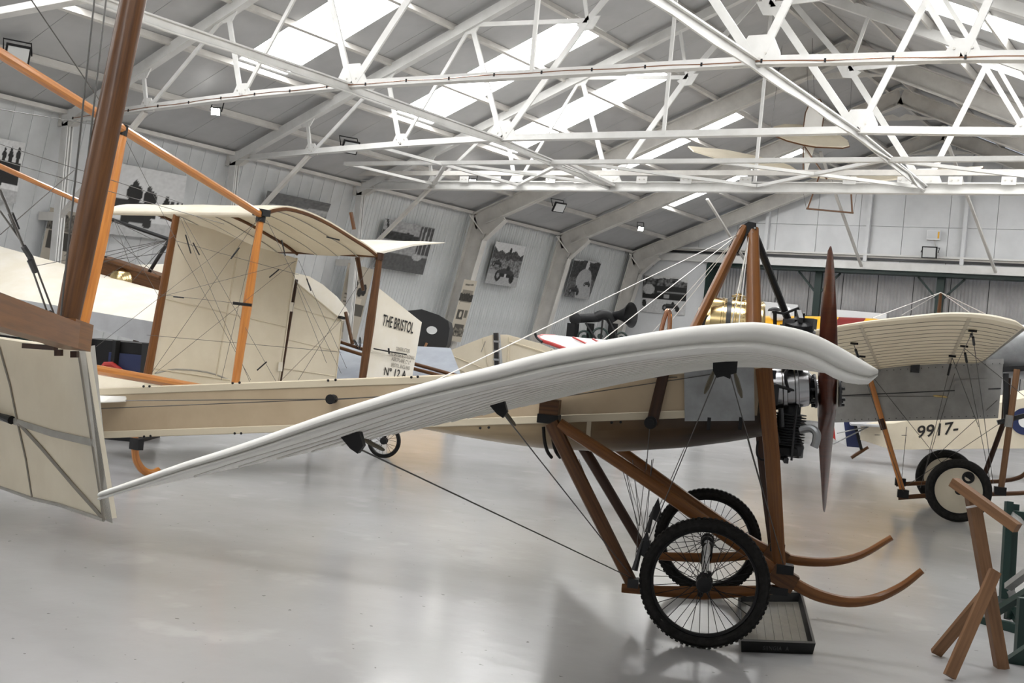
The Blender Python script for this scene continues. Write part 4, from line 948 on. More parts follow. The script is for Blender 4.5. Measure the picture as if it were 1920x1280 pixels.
# bracing wires
WP = [((338, 408), (468, 715)), ((343, 408), (518, 716)), ((482, 412), (285, 698)), ((552, 490), (290, 700)), ((500, 412), (640, 700)), ((302, 556), (555, 490)), ((275, 628), (640, 660)), ((300, 552), (440, 568)), ((332, 452), (560, 515)), ((333, 458), (470, 712)), ((484, 415), (415, 712)), ((560, 488), (650, 690)), ((640, 600), (528, 712)), ((556, 536), (612, 680)), ((700, 488), (545, 735)), ((213, 408), (300, 560)), ((195, 520), (330, 440)), ((490, 410), (180, 650)), ((236, 262), (345, 480))]
for a, b in WP: wire(bk, dep(*a, 10.35), dep(*b, 10.30), .0020)
for a, b in (((348, 440), (358, 475)), ((362, 455), (374, 478)), ((433, 485), (449, 464)), ((505, 520), (523, 505)), ((482, 694), (500, 678)), ((528, 450), (535, 480)), ((325, 556), (345, 558)), ((575, 522), (583, 545)), ((612, 444), (637, 450))):
    bo('turnbuckle', MB().tube([dep(*a, 10.3), dep(*b, 10.3)], .006, 6), 'black_metal')
bo('strut_clamp', MB().tube([dep(437, 568, 10.2), dep(472, 572, 10.2)], .014, 6), 'black_metal')
# ---------------------------------------------------------------- the near end of its lower wing
ST0, ST1 = dep(262, -60, 4.75), dep(122, 625, 4.45)
bo('wing_strut', MB().tube([ST1.lerp(ST0, 1.4), ST0.lerp(ST1, .5), ST0.lerp(ST1, .85), ST1], [(.052, .04), (.054, .042), (.050, .040), (.044, .036)], 16, ref=RT), 'brown_wood', smooth=60, label='thick brown wing strut')
bo('strut_collar', MB().tube([dep(126, 598, 4.44), dep(121, 624, 4.43)], [(.052, .046), (.050, .046)], 16, ref=RT), 'black_metal')
B0, B1 = dep(146, 634, 4.50), dep(-160, 535, 2.75)
bo('wing_beam', MB().bar(B0, B1, .09, .095), 'strut_wood')
bo('beam_end', MB().bar(dep(147, 632, 4.49), dep(112, 621, 4.25), .105, .105), 'strut_wood')
bo('beam_bolts', MB().bar(dep(110, 655, 4.4), dep(110, 667, 4.4), .025, .025).bar(dep(140, 658, 4.45), dep(140, 670, 4.45), .025, .025).bar(dep(45, 648, 4.6), dep(105, 652, 4.5), .02, .02), 'dark_wood', kind='stuff')
DR, DL = 4.60, 5.40
a_tl, a_tr, a_br, a_b2, a_bl = dep(-140, 615, 6.1), dep(146, 656, DR), dep(196, 974, 4.50), dep(62, 934, 5.08), dep(-140, 872, 6.0)
nrm = (a_tr-a_tl).cross(a_br-a_tr).normalized()
if nrm.dot(a_tr-CAM) < 0: nrm = -nrm
fl_ = bo('aileron', MB().prism([a_tl, a_tr, a_br, a_b2, dep(0, 912, 5.36), a_bl], nrm*.05), 'linen_cream', label='cream fabric aileron hanging down below the wing')
eo = nrm*.10 + RT*.02
obj('end_strip', MB().add([a_tr+V((0, 0, .01)), dep(178, 647, DR+.10), dep(211, 981, 4.60), a_br, a_tr+nrm*.03, dep(178, 647, DR+.13), dep(211, 981, 4.63), a_br+nrm*.03], [[0, 1, 2, 3], [7, 6, 5, 4], [0, 4, 5, 1], [1, 5, 6, 2], [2, 6, 7, 3], [3, 7, 4, 0]]), 'tape_grey', fl_)
for x, y in ((164, 692), (169, 722), (173, 751)):
    obj('inspection_patch', MB().lathe(dep(x, y, DR+.04), -FW, [(0, .018), (.003, .018)], 20), 'linen_cream', fl_)
def al(x, y):
    return onpl(x, y, a_tr, nrm) - nrm*.004
for pts, w in (([(-60, 765), (30, 790), (100, 812), (178, 830)], .034), ([(0, 650), (20, 720), (34, 790), (50, 860), (62, 933)], .016), ([(36, 792), (80, 840), (140, 910), (194, 970)], .022), ([(149, 660), (170, 800), (190, 930), (196, 974)], .018)):
    obj('rib_tape', MB().tube([al(*p) for p in pts], (.004, w/2), 6, ref=nrm), 'tape_dark' if w < .03 else 'tape_grey', fl_)
obj('aileron_horn', MB().tube([al(-40, 752), al(8, 776)-nrm*.03, al(28, 787)-nrm*.01], [.010, .012, .02], 8), 'black_metal', fl_)
obj('hem', MB().tube([al(-140, 872), al(0, 912), al(62, 934), al(110, 945), al(196, 974)], .008, 6), 'tape_grey', fl_)
far_ = a_tr+(a_tl-a_tr)*2.6; fw_ = (B1-B0)
lw_ = [a_tr+V((-.12, 0, .02)), far_+V((0, 0, .02)), far_+fw_*.9, a_tr+V((-.12, 0, .02))+fw_*.9]
bo('lower_wing', MB().prism(lw_, (0, 0, .035)), 'linen_white')
up_ = (ST0-ST1)*1.42
bo('upper_wing', MB().prism([p+up_ for p in lw_], (0, 0, .05)), 'linen_white')
for k_ in (.45, .9):
    p_ = a_tr+(far_-a_tr)*k_; bo('wing_strut', MB().tube([p_+V((0, -.1, .05)), p_+up_+V((0, -.1, .03))], (.05, .035), 12), 'brown_wood')
# main planes further out of view: upper wing rear spar and inner struts
for a, b, d0, d1, r in (((178, -10), (112, 610), 4.6, 4.4, .004), ((200, -10), (130, 600), 4.7, 4.45, .004), ((52, -10), (205, 215), 5.2, 6.2, .003), ((0, 355), (52, 480), 4.2, 4.3, .006), ((52, 480), (98, 612), 4.3, 4.4, .004), ((60, 480), (110, 612), 4.35, 4.42, .004), ((0, 395), (60, 480), 4.2, 4.35, .004), ((0, 440), (140, 318), 5.5, 6.0, .0025), ((0, 205), (185, 235), 6, 7.5, .0025), ((0, 270), (340, 380), 6, 9, .0025), ((0, 300), (420, 420), 6.5, 10, .0025)):
    wire(bk, dep(*a, d0), dep(*b, d1), r)
for a, b in (((20, 400), (32, 430)), ((44, 462), (58, 484)), ((56, 488), (66, 510)), ((92, 585), (99, 602))):
    bo('turnbuckle', MB().tube([dep(*a, 4.27), dep(*b, 4.3)], .012, 6), 'dark_metal')
# ================================================================== the second monoplane
nh = onz(1797, 919, .345); BF_ = Frame((0, 0, 0), 18.0)
BO = nh + BF_.l*.72; BF2 = Frame((BO.x, BO.y, 0), 18.0); A = BF2.A; P = BF2.P
mp = thing('monoplane', BF2.P(0, 0, 0), 'monoplane with grey metal nose panels and disc-covered wheels behind the propeller', 'airplane')
def mo(nm, mb, mt, **kw): return obj(nm, mb, mt, mp, **kw)
LW = BF2.l; FWD = BF2.f
for s in (-.72, .72): spoked_wheel(mp, P(0, s, .345), LW, .345, .045, covered='linen_cream')
mo('axle', MB().tube([P(0, -.72, .345), P(0, .72, .345)], .02, 10), 'dark_metal')
FS = -.40
tq = lambda x, y: BF2.uz(A(x, y, FS))
uF, _, zFt = tq(1882, 672); _, _, zFb = tq(1882, 785); uB, _, zBt = tq(1568, 692); _, _, zBb = tq(1568, 793)
def lin(u, z1_, z0_): return z0_ + (z1_-z0_)*(u-uB)/(uF-uB)
mb = MB().loft([[P(u, -.40, lin(u, zFb, zBb)), P(u, .40, lin(u, zFb, zBb)), P(u, .40, lin(u, zFt, zBt)), P(u, -.40, lin(u, zFt, zBt))] for u in (uB, uF)])
nose = mo('nose_panel', mb, 'grey_panel', label='dull grey metal nose panelling')
for k in (.5,):
    z0_, z1_ = lerp(zBb, zBt, k), lerp(zFb, zFt, k)
    obj('panel_seam', MB().bar(P(uB, -.403, z0_), P(uF, -.403, z1_), .004, .012), 'dark_metal', nose)
obj('panel_top_strip', MB().bar(P(uB, -.403, zBt-.03), P(uF, -.403, zFt-.03), .006, .06), 'grey_panel', nose)
rv = MB()
for k in range(24):
    for e_, g_ in ((zBt-.05, zFt-.05), (zBb+.03, zFb+.03)):
        rv.lathe(P(lerp(uB, uF, (k+.5)/24), -.405, lerp(e_, g_, (k+.5)/24)), -LW, [(0, .006), (.004, .004)], 6)
obj('rivets', rv, 'dark_metal', nose, kind='stuff')
q = [A(1790, 713, -.41), A(1853, 709, -.41), A(1853, 736, -.41), A(1790, 740, -.41)]
obj('hatch', MB().prism(q, -LW*.006), 'grey_panel', nose)
obj('rear_edge_strip', MB().bar(P(uB+.015, -.405, zBb), P(uB+.015, -.405, zBt), .006, .03), 'grey_panel', nose)
tb = A(1762, 743, -.42); obj('turnbuckle', MB().tube([tb-FWD*.07, tb-FWD*.05, tb+FWD*.06, tb+FWD*.08], [.006, .013, .013, .006], 8), 'brass', mp)
wire(mp, tb, A(1500, 742, -.42), .003); obj('step_bracket', MB().box(A(1716, 690, -.43), .09, .05, .10, ex=FWD, ey=LW), 'dark_metal', mp)
# long covered rear fuselage and tail
tu, _, _ = BF2.uz(A(935, 670, 0)); tu -= .3
zt = BF2.uz(A(930, 690, 0))[2]
mo('rear_fuselage', MB().loft([[P(uB, -.39, zBb), P(uB, .39, zBb), P(uB, .39, zBt), P(uB, -.39, zBt)], [P(lerp(uB, tu, .5), -.22, lerp(zBb, zt-.28, .5)), P(lerp(uB, tu, .5), .22, lerp(zBb, zt-.28, .5)), P(lerp(uB, tu, .5), .22, lerp(zBt, zt-.06, .5)), P(lerp(uB, tu, .5), -.22, lerp(zBt, zt-.06, .5))], [P(tu, -.03, zt-.26), P(tu, .03, zt-.26), P(tu, .03, zt-.08), P(tu, -.03, zt-.08)]]), 'linen_cream')
fin_ = mo('tail_fin', MB().prism([A(x, y, -.02) for x, y in ((938, 627), (950, 627), (1010, 643), (1055, 662), (1040, 700), (945, 715))], LW*.03), 'linen_cream')
rd_ = mo('rudder', MB().prism([A(x, y, -.02) for x, y in ((924, 627), (905, 633), (848, 655), (822, 668), (818, 690), (830, 720), (926, 725))], LW*.03), 'linen_cream')
obj('rudder_post', MB().bar(A(930, 624, -.02), A(933, 720, -.02), .055, .05, up=LW), 'dark_metal', rd_)
for y in (640, 658, 674): obj('hinge', MB().box(A(931, y, -.05), .08, .02, .025, ex=FWD, ey=LW), 'aluminium', rd_)
for a, b in (((836, 662), (905, 690)), ((905, 635), (918, 700)), ((822, 672), (900, 712))): obj('rudder_rib', MB().tube([A(*a, -.03), A(*b, -.03)], .007, 5), 'tape_cream', rd_)
obj('fin_rib', MB().tube([A(955, 632, -.03), A(950, 700, -.03)], .012, 5).tube([A(955, 640, -.03), A(1045, 668, -.03)], .012, 5), 'tape_cream', fin_, kind='stuff')
wire(mp, A(902, 660, -.1), A(910, 640, -.02), .004); wire(mp, A(1034, 655, -.05), A(1026, 668, -.1), .004)
# nose cowl
cz = P(uF, -.05, zFt+.10); R_ = .30
mo('cowl', MB().lathe(cz-FWD*.32, FWD, [(0, .2), (.05, R_-.03), (.14, R_), (.6, R_+.01), (.75, R_-.04), (.85, .22), (.86, .18)], 40), 'aluminium', label='rounded bright aluminium cowl')
hb = cz + FWD*.62 - V((0, 0, .12)); secs = []
for k in range(17):
    r = -1.15+2.3*k/16; a_ = math.radians(lerp(75, 22, abs(r)/1.15))*(1 if r > 0 else -1) if abs(r) > .05 else math.radians(90)
    c_ = .085*(1-(abs(r)/1.2)**3)+.012; bdv = (V((0, 0, .35))+LW*.94).normalized(); cd_ = (bdv.cross(FWD)*math.cos(a_)+FWD*math.sin(a_)).normalized(); td_ = bdv.cross(cd_)
    secs.append([hb+bdv*r+cd_*(c_*math.cos(q))+td_*(.022*math.sin(q)) for q in [2*math.pi*j/10 for j in range(10)]])
pr2 = mo('propeller', MB().loft(secs), 'mahogany', smooth=50); obj('propeller_hub', MB().lathe(hb-FWD*.12, FWD, [(0, .09), (.2, .09), (.24, .04)], 16), 'dark_metal', pr2)
# wing
tipx = [(1921, 613), (1905, 601), (1885, 595), (1860, 590), (1835, 587), (1800, 585), (1765, 586), (1720, 590), (1660, 597), (1613, 603), (1560, 612), (1510, 621), (1470, 630)]
def sW(x): return -3.95-.30*(1921-x)/450.0
tipW = smoothpts([V(BF2.uz(A(x, y, sW(x)))) for x, y in tipx], 2); n = len(tipW)
tp_ = [(tipW[0].x-p.x)/(tipW[0].x-tipW[-1].x) for p in tipW]
r1 = V(BF2.uz(A(1846, 672, -.40))); r2 = V(BF2.uz(A(1560, 703, -.40)))
rootW = [V((lerp(r1.x, r2.x, t), -.40, lerp(r1.z, r2.z, t)+.05*4*t*(1-t))) for t in tp_]
def th2(t): return .012+.045*min(1, t/.06)**.5*(1-t)**.8
def w2t(i, v): return rootW[i].lerp(tipW[i], v)
def w2l(i, v): return w2t(i, v)-V((0, 0, th2(tp_[i])))
def mir(p, sg): return P(p.x, p.y*(1 if sg < 0 else -1), p.z)
for sg in (-1, 1):
    secs = [[w2t(i, v) for i in range(n)]+[w2l(i, v) for i in range(n-1, -1, -1)] for v in (0, .25, .5, .75, .92, 1)]
    secs.append([w2t(i, 1).lerp(w2l(i, 1), .3)+V((0, -.02, 0)) for i in range(n)]+[w2t(i, 1).lerp(w2l(i, 1), .8)+V((0, -.018, 0)) for i in range(n-1, -1, -1)])
    w = mo('wing', MB().loft([[mir(p, sg) for p in s_] for s_ in secs]), 'linen_cream', smooth=50)
    for k in range(14):
        v = .04+.07*k
        obj('rib', MB().tube([mir(w2l(i, v)-V((0, 0, .001)), sg) for i in range(1, n-1)], (.003, .011), 5, ref=(0, 0, 1)), 'tape_dark', w)
    obj('leading_edge', MB().tube([mir(w2t(0, v)-V((0, 0, .01)), sg) for v in (0, .5, 1)], .014, 8), 'tape_grey', w)
    for t_ in (.22, .68):
        i = min(range(n), key=lambda j: abs(tp_[j]-t_)); obj('spar_tape', MB().tube([mir(w2l(i, v)-V((0, 0, .001)), sg) for v in (0, .5, 1)], (.003, .02), 5, ref=(0, 0, 1)), 'tape_cream', w)
def onwing(x, y):
    best = None
    for k in range(41):
        for i in range(n):
            q = w2l(i, k/40); a, b = proj(mir(q, -1)); d = math.hypot(a-x, b-y)
            if best is None or d < best[0]: best = (d, q)
    return mir(best[1], -1)
kp = A(1764, 548, 0)
mo('king_post', MB().tube([kp, kp-V((0, 0, .6))], [.018, .03], 8), 'brown_wood')
for x, y in ((1640, 600), (1690, 598), (1815, 592), (1845, 592), (1700, 600)): wire(mp, kp, onwing(x, y)+V((0, 0, .05)), .004, 'bright_wire')
wf = [((1827, 616), (1808, 649), 0), ((1808, 645), (1790, 690), 1), ((1790, 665), (1803, 690), 1)]
for x, y in ((1824, 618), (1807, 645), (1790, 666), (1611, 637), (1617, 666)):
    p = onwing(x, y); mo('wing_fitting', MB().box(p-V((0, 0, .015)), .07, .03, .02, ex=FWD, ey=LW), 'black_metal')
fA, fB, fC, fD, fE = [onwing(x, y)-V((0, 0, .03)) for x, y in ((1824, 618), (1807, 645), (1790, 666), (1611, 637), (1617, 666))]
for p, e_ in ((fA, A(1862, 905, -.42)), (fB, A(1858, 910, -.42)), (fC, A(1835, 800, -.40)), (fA, A(1790, 690, -.40)), (fB, A(1920, 742, -.40)), (fC, A(1730, 900, -.42)), (fD, A(1695, 925, -.42)), (fE, A(1640, 700, -.42)), (A(1635, 705, -.42), A(1775, 880, -.42)), (A(1790, 700, -.42), A(1725, 915, -.42)), (A(1880, 790, -.42), A(1700, 910, -.3)), (A(1700, 800, -.41), A(1690, 905, 0)), (A(1870, 750, -.42), A(1760, 850, -.3))):
    wire(mp, p, e_, .0034)
for p, e_ in ((fA, A(1862, 905, -.42)), (fB, A(1858, 910, -.42)), (fA, A(1790, 690, -.40)), (fD, A(1695, 925, -.42)), (fC, A(1730, 900, -.42))):
    d = (e_-p).normalized(); mo('turnbuckle', MB().tube([p+d*.08, p+d*.22], .012, 6), 'black_metal')
def leg(a, b, s0_, s1_, mt='strut_wood', r=.030): mo('undercarriage_strut', MB().tube([A(*a, s0_), A(*b, s1_)], [(r, r*.7), (r, r*.7)], 10, ref=FWD), mt)
leg((1630, 706), (1692, 918), -.42, -.42, 'orange_wood'); mo('strut_wrap', MB().tube([A(1651, 785, -.42), A(1657, 805, -.42)], .036, 8), 'dark_wood')
leg((1907, 692), (1877, 915), -.42, -.42, 'pine', .034); mo('strut_wrap', MB().tube([A(1893, 778, -.42), A(1890, 800, -.42)], .042, 8), 'grey_panel')
leg((1890, 770), (1846, 890), .2, .42, 'dark_wood'); leg((1890, 690), (1884, 792), .1, .1, 'dark_wood', .04)
mo('engine_frame', MB().bar(A(1870, 792, -.38), A(1925, 778, -.38), .05, .05).bar(A(1886, 700, -.35), A(1886, 792, -.35), .06, .05).bar(A(1880, 692, -.35), A(1930, 690, -.35), .05, .06), 'dark_metal')
for s_, pts in ((-.42, [(1684, 933), (1740, 929), (1850, 926), (1925, 923), (1960, 915)]), (.42, [(1680, 908), (1740, 905), (1850, 903), (1905, 897), (1930, 882)])):
    mo('skid', MB().tube(smoothpts([A(x, y, s_) for x, y in pts], 4), .026, 10), 'brown_wood')
for x, y, s_ in ((1693, 925, -.42), (1875, 920, -.42), (1688, 903, .42)): mo('skid_lashing', MB().box(A(x, y, s_), .12, .09, .09, ex=FWD, ey=LW), 'black_metal')
mo('skid_stay', MB().tube([A(1742, 941, -.3), A(1860, 950, -.3)], .01, 6).tube([A(1840, 955, -.42), A(1925, 968, -.6)], .012, 6), 'black_metal')
# ================================================================== the numbered fabric biplane behind
g = onz(1600, 863); PF = Frame((g.x, g.y, 0), 20.0); PF = Frame(g + PF.l*0.0, 20.0); A = PF.A; P = PF.P
pp = thing('biplane', PF.P(2.5, 0, 0), 'cream biplane numbered 9917 with a red, white and blue rudder', 'airplane')
def po(nm, mb, mt, **kw): return obj(nm, mb, mt, pp, **kw)
sA = lambda x, y, s=-.3: V(PF.uz(A(x, y, s)))
ua, zb_a = sA(1625, 838).x, sA(1625, 838).z; ub_, zb_b = sA(1925, 840).x, sA(1925, 840).z; zta, ztb = sA(1625, 797).z, sA(1925, 742).z
po('fuselage', MB().loft([[P(u, -w, zl), P(u, w, zl), P(u, w, zh), P(u, w*.6, zh+.05*k), P(u, -w*.6, zh+.05*k), P(u, -w, zh)] for u, w, zl, zh, k in ((ua-.1, .06, zb_a+.1, zta, 0), (ua+.4, .26, zb_a, lerp(zta, ztb, .1), 1), (ub_, .36, zb_b, ztb, 2), (ub_+1.6, .40, zb_b-.05, ztb+.25, 3))]), 'linen_cream')
fside = -.33
def face(x, y): 
    u = sA(x, y).x; w = interp([(ua-.1, .06), (ua+.4, .26), (ub_, .36)], u); return A(x, y, -w-.012)
o1, o2 = face(1718, 821), face(1768, 815)
c_ = text('9917-', o1, o2-o1, (0, 0, 1), .20, 'black_ink', pp, off=.0)
po('roundel', MB().lathe(face(1922, 790), -LW, [(0, .22), (.004, .22)], 32), 'blue_paint')
po('roundel_ring', MB().lathe(face(1922, 790)-LW*.006, -LW, [(0, .10), (.004, .10)], 32), 'white_paint')
for px_, mt in (([(1556, 790), (1563, 790), (1567, 825), (1552, 812)], 'red_paint'), ([(1563, 790), (1582, 790), (1588, 837), (1567, 825)], 'white_paint'), ([(1582, 790), (1600, 792), (1613, 839), (1588, 837)], 'blue_paint')):
    po('rudder', MB().prism([A(x, y, -.02) for x, y in px_], LW*.04), mt)
po('rudder_post', MB().bar(A(1603, 795, -.03), A(1615, 842, -.03), .06, .05), 'black_metal')
po('tailplane', MB().prism([P(ua-.3, -.55, zta-.02), P(ua+.2, -.5, zta), P(ua+.3, .9, zta), P(ua-.3, 1.1, zta-.02)], (0, 0, .03)), 'linen_grey')
po('tail_stay', MB().tube([A(1562, 832, -.6), A(1628, 800, -.1)], .012, 6), 'aluminium'); po('tail_stay', MB().tube([A(1570, 812, -.9), A(1625, 800, -.1)], .010, 6), 'aluminium')
po('tail_skid', MB().tube([A(1596, 858, 0), A(1606, 851, 0), A(1628, 838, 0)], [.03, .035, .025], 8), 'brown_wood')
wire(pp, face(1640, 815), face(1700, 816), .006)
for s in (-.8, .8): spoked_wheel(pp, P(ub_+1.2, s, .35), LW, .35, .045, covered='linen_grey')
po('undercarriage_strut', MB().tube([P(ub_+1.2, -.8, .35), P(ub_+.9, -.4, zb_b)], .03, 8), 'brown_wood'); po('undercarriage_strut', MB().tube([P(ub_+1.2, .8, .35), P(ub_+.9, .4, zb_b)], .03, 8), 'brown_wood')
# ================================================================== photographs on the walls
WN = V((math.cos(math.radians(12.0)), 0, -math.sin(math.radians(12.0))))
WP0 = V((XE, 0, ZE)) + WN*.07
def W_(x, y, o=0.0): return onpl(x, y, WP0+WN*o, WN)
def E_(x, y): return ony(x, y, YB+.17)
def grey(items, u, v):
    g = .6
    for it in items:
        k = it[0]
        if k == 'r' and it[1] <= u <= it[3] and it[2] <= v <= it[4]: g = it[5]
        elif k == 'e' and ((u-it[1])/it[3])**2 + ((v-it[2])/it[4])**2 <= 1: g = it[5]
        elif k == 'h':       # foliage or crowd below a ragged skyline
            top = it[1] + it[2]*mnoise.noise(V((u*it[3], it[6], 0)))
            if v <= top and v >= it[7]: g = it[4] + (it[5]-it[4])*(.5+.9*mnoise.noise(V((u*22, v*22, it[6]))))
        elif k == 'g': g = g*(1 + it[1]*mnoise.noise(V((u*it[2], v*it[2], 3.3))))
        elif k == 't':
            (ax, ay), (bx, by), w = it[1], it[2], it[3]; dx, dy = bx-ax, by-ay; t = max(0, min(1, ((u-ax)*dx+(v-ay)*dy)/(dx*dx+dy*dy)))
            if math.hypot(u-ax-dx*t, v-ay-dy*t) < w: g = it[4]
    return max(.010, min(.8, g*(.35+.65*min(1, g/.55))))
def print_(c, items, label, cat='photograph', group='photographs on the walls', tint=(1, 1, 1), name='photograph', nu=64, th=.012, parent=None):
    a, b, c_, d = [V(p) for p in c]    # bottom-left, bottom-right, top-right, top-left
    nv = max(12, int(nu*(d-a).length/max(.1, (b-a).length))); n = (b-a).cross(d-a).normalized()
    if n.dot(a-CAM) > 0: n = -n
    mb = MB(); vs = []; fs = []
    for j in range(nv+1):
        for i in range(nu+1):
            p = lerp(lerp(a, b, i/nu), lerp(d, c_, i/nu), j/nv); vs.append(p+n*th)
    for j in range(nv):
        for i in range(nu): k = j*(nu+1)+i; fs.append([k, k+1, k+nu+2, k+nu+1])
    mb.add(vs, fs); mb.add([a, b, c_, d, a+n*th, b+n*th, c_+n*th, d+n*th], [[0, 1, 5, 4], [1, 2, 6, 5], [2, 3, 7, 6], [3, 0, 4, 7], [3, 2, 1, 0]])
    o = obj(name, mb, 'photo_print', parent, smooth=0, label=label, cat=cat if parent is None else None, group=group if parent is None else None)
    at = o.data.attributes.new('ink', 'FLOAT_COLOR', 'POINT')
    for j in range(nv+1):
        for i in range(nu+1):
            g = grey(items, i/nu, j/nv); at.data[j*(nu+1)+i].color = (g*tint[0], g*tint[1], g*tint[2], 1)
    for k in range((nu+1)*(nv+1), len(o.data.vertices)): at.data[k].color = (.5, .5, .5, 1)
    return o
def car(x, y, s, g=.03): return [('e', x-.16*s, y, .075*s, .11*s, g), ('e', x+.20*s, y-.02*s, .06*s, .10*s, g), ('e', x+.02*s, y+.07*s, .2*s, .08*s, .09), ('r', x-.12*s, y-.02*s, x+.15*s, y+.05*s, g), ('e', x+.06*s, y+.16*s, .04*s, .05*s, g), ('e', x-.16*s, y, .035*s, .05*s, .35)]
def man(x, y, s, g=.03): return [('e', x, y, .030*s, .04*s, g), ('e', x, y-.11*s, .055*s, .09*s, g), ('r', x-.035*s, y-.30*s, x+.035*s, y-.12*s, g)]
P4 = [('r', 0, 0, 1, 1, .62), ('h', .82, .12, 6, .05, .18, 1.7, 0), ('e', .55, .83, .04, .08, .04), ('h', .62, .06, 9, .12, .40, 4.1, 0), ('r', 0, 0, 1, .24, .42), ('r', 0, .24, .25, .34, .36)] + car(.52, .22, 1.25) + car(.2, .48, .6) + [('r', .52, .20, .58, .28, .5), ('g', .15, 30)]
print_([W_(909, 530), W_(967, 539), W_(985, 462), W_(930, 452)], P4, 'black-and-white photograph of a racing car passing a crowd, between two portal frames')
P5 = [('r', 0, 0, 1, 1, .50), ('h', .97, .05, 5, .03, .12, 8.2, .45), ('e', .55, .85, .06, .16, .55), ('h', .52, .05, 4, .10, .25, 2.2, 0), ('t', (.75, -.1), (.55, .5), .28, .42)] + car(.30, .16, .8) + car(.72, .38, .5) + [('g', .15, 30)]
print_([W_(1057, 555), W_(1103, 562), W_(1127, 492), W_(1077, 484)], P5, 'black-and-white photograph of racing cars on a tree-lined bend, last on the leaning wall')
P6 = [('r', 0, 0, 1, 1, .62), ('h', .90, .14, 4, .04, .34, 5.5, .35), ('r', .28, .5, 1, .72, .05), ('r', .0, .36, 1, .5, .03), ('e', .14, .62, .13, .14, .5), ('r', .34, .55, .98, .58, .3), ('r', .5, .42, .62, .5, .4), ('r', 0, 0, 1, .36, .55), ('e', .05, .24, .05, .10, .03)] + car(.66, .16, .8) + [('g', .15, 30)]
print_([E_(1203, 584), E_(1284, 591), E_(1290, 521), E_(1207, 514)], P6, 'black-and-white photograph of a lone racing car before a pavilion, on the back wall')
P3 = [('r', 0, 0, 1, 1, .38), ('r', 0, 0, 1, .34, .16), ('h', .78, .06, 5, .02, .10, 9.2, .60), ('r', .72, .4, 1, .98, .12), ('t', (.76, .4), (.78, 1), .012, .4), ('t', (.84, .4), (.86, 1), .012, .45), ('t', (.92, .4), (.94, 1), .012, .4), ('e', .78, .34, .10, .07, .45), ('t', (.10, .8), (.05, 1), .02, .03), ('g', .3, 25)]
print_([W_(700, 500), W_(792, 515), W_(815, 428), W_(722, 409)], P3, 'dark black-and-white photograph of a barn and yard behind the tail elevator')
P2 = [('r', 0, 0, 1, 1, .30), ('r', 0, .7, 1, 1, .20), ('t', (.0, .62), (1, .72), .07, .42), ('r', .06, .1, .22, .55, .03), ('r', .28, .1, .48, .56, .04), ('r', .54, .1, .74, .58, .03), ('r', .80, .1, .99, .60, .05), ('g', .3, 25)]
print_([W_(478, 432), W_(594, 450), W_(620, 382), W_(501, 357)], P2, 'dark photograph of a row of black openings, just above the biplane tailplane')
P1 = [('r', 0, 0, 1, 1, .64), ('r', 0, 0, 1, .22, .48), ('r', .02, .34, .34, .52, .06), ('r', .30, .28, .66, .50, .04), ('e', .36, .62, .10, .14, .03), ('e', .36, .76, .035, .05, .05), ('e', .56, .58, .09, .12, .04), ('e', .54, .70, .035, .05, .08), ('r', .44, .34, .52, .46, .55), ('e', .28, .24, .06, .09, .04), ('e', .56, .22, .06, .09, .05), ('r', .30, .2, .56, .30, .05)] + man(.78, .62, .9) + man(.86, .56, .7) + man(.93, .56, .7) + man(.99, .56, .7) + [('r', .72, .3, .99, .44, .08), ('g', .12, 30)]
print_([W_(185, 436), W_(332, 452), W_(350, 330), W_(205, 302)], P1, 'wide photograph of people riding an open motor car, behind the orange boom')
P0 = [('r', 0, 0, 1, 1, .62)] + man(.75, .86, .9) + man(.90, .88, .9) + man(.62, .84, .8) + man(.35, .86, .9) + [('r', .3, .30, .98, .66, .03), ('e', .5, .28, .16, .16, .03), ('r', 0, 0, 1, .2, .45), ('g', .15, 30)]
print_([W_(-70, 360), W_(28, 382), W_(47, 268), W_(-45, 250)], P0, 'photograph of several standing figures, cut off by the left edge')
# tan clippings boards
def board(c, items, label): return print_(c, items, label, 'poster', 'tan clippings posters', (1.0, .90, .74), 'poster', 40)
B1_ = [('r', 0, 0, 1, 1, .50), ('r', .12, .60, .92, .84, .30), ('h', .78, .04, 7, .03, .12, 3, .66), ('r', .15, .58, .9, .64, .5), ('r', .15, .36, .62, .52, .12), ('e', .4, .44, .1, .05, .5), ('r', .68, .40, .92, .52, .2), ('r', .2, .08, .92, .28, .14), ('h', .22, .05, 8, .02, .4, 6, .08), ('t', (.2, .92), (.8, .93), .012, .2)]
board([W_(x, y, .60) for x, y in ((839, 638), (863, 641), (894, 527), (870, 523))], B1_, 'narrow tan poster of old photographs beside a portal frame leg')
B2_ = [('r', 0, 0, 1, 1, .46), ('t', (.3, .80), (.42, .72), .05, .03), ('t', (.5, .78), (.5, .66), .03, .03), ('e', .82, .70, .10, .08, .03), ('e', .66, .66, .10, .06, .05), ('t', (.1, .60), (.45, .60), .01, .2), ('t', (.1, .55), (.45, .55), .01, .2), ('t', (.1, .50), (.45, .50), .01, .2), ('t', (.1, .45), (.45, .45), .01, .2), ('r', .58, .34, .95, .50, .16), ('r', .58, .50, .8, .58, .55), ('r', .1, .1, .5, .22, .35)]
board([W_(x, y, .30) for x, y in ((625, 632), (666, 641), (700, 505), (652, 492))], B2_, 'broad tan poster with black aeroplane drawings beside the brown tail strut')
B3_ = [('r', 0, 0, 1, 1, .40), ('r', .1, .3, .9, .6, .08), ('h', .9, .08, 6, .04, .3, 2.5, .62)]
board([W_(72, 492), W_(132, 505), W_(152, 400), W_(94, 388)], B3_, 'tan poster half hidden behind the thick brown wing strut')
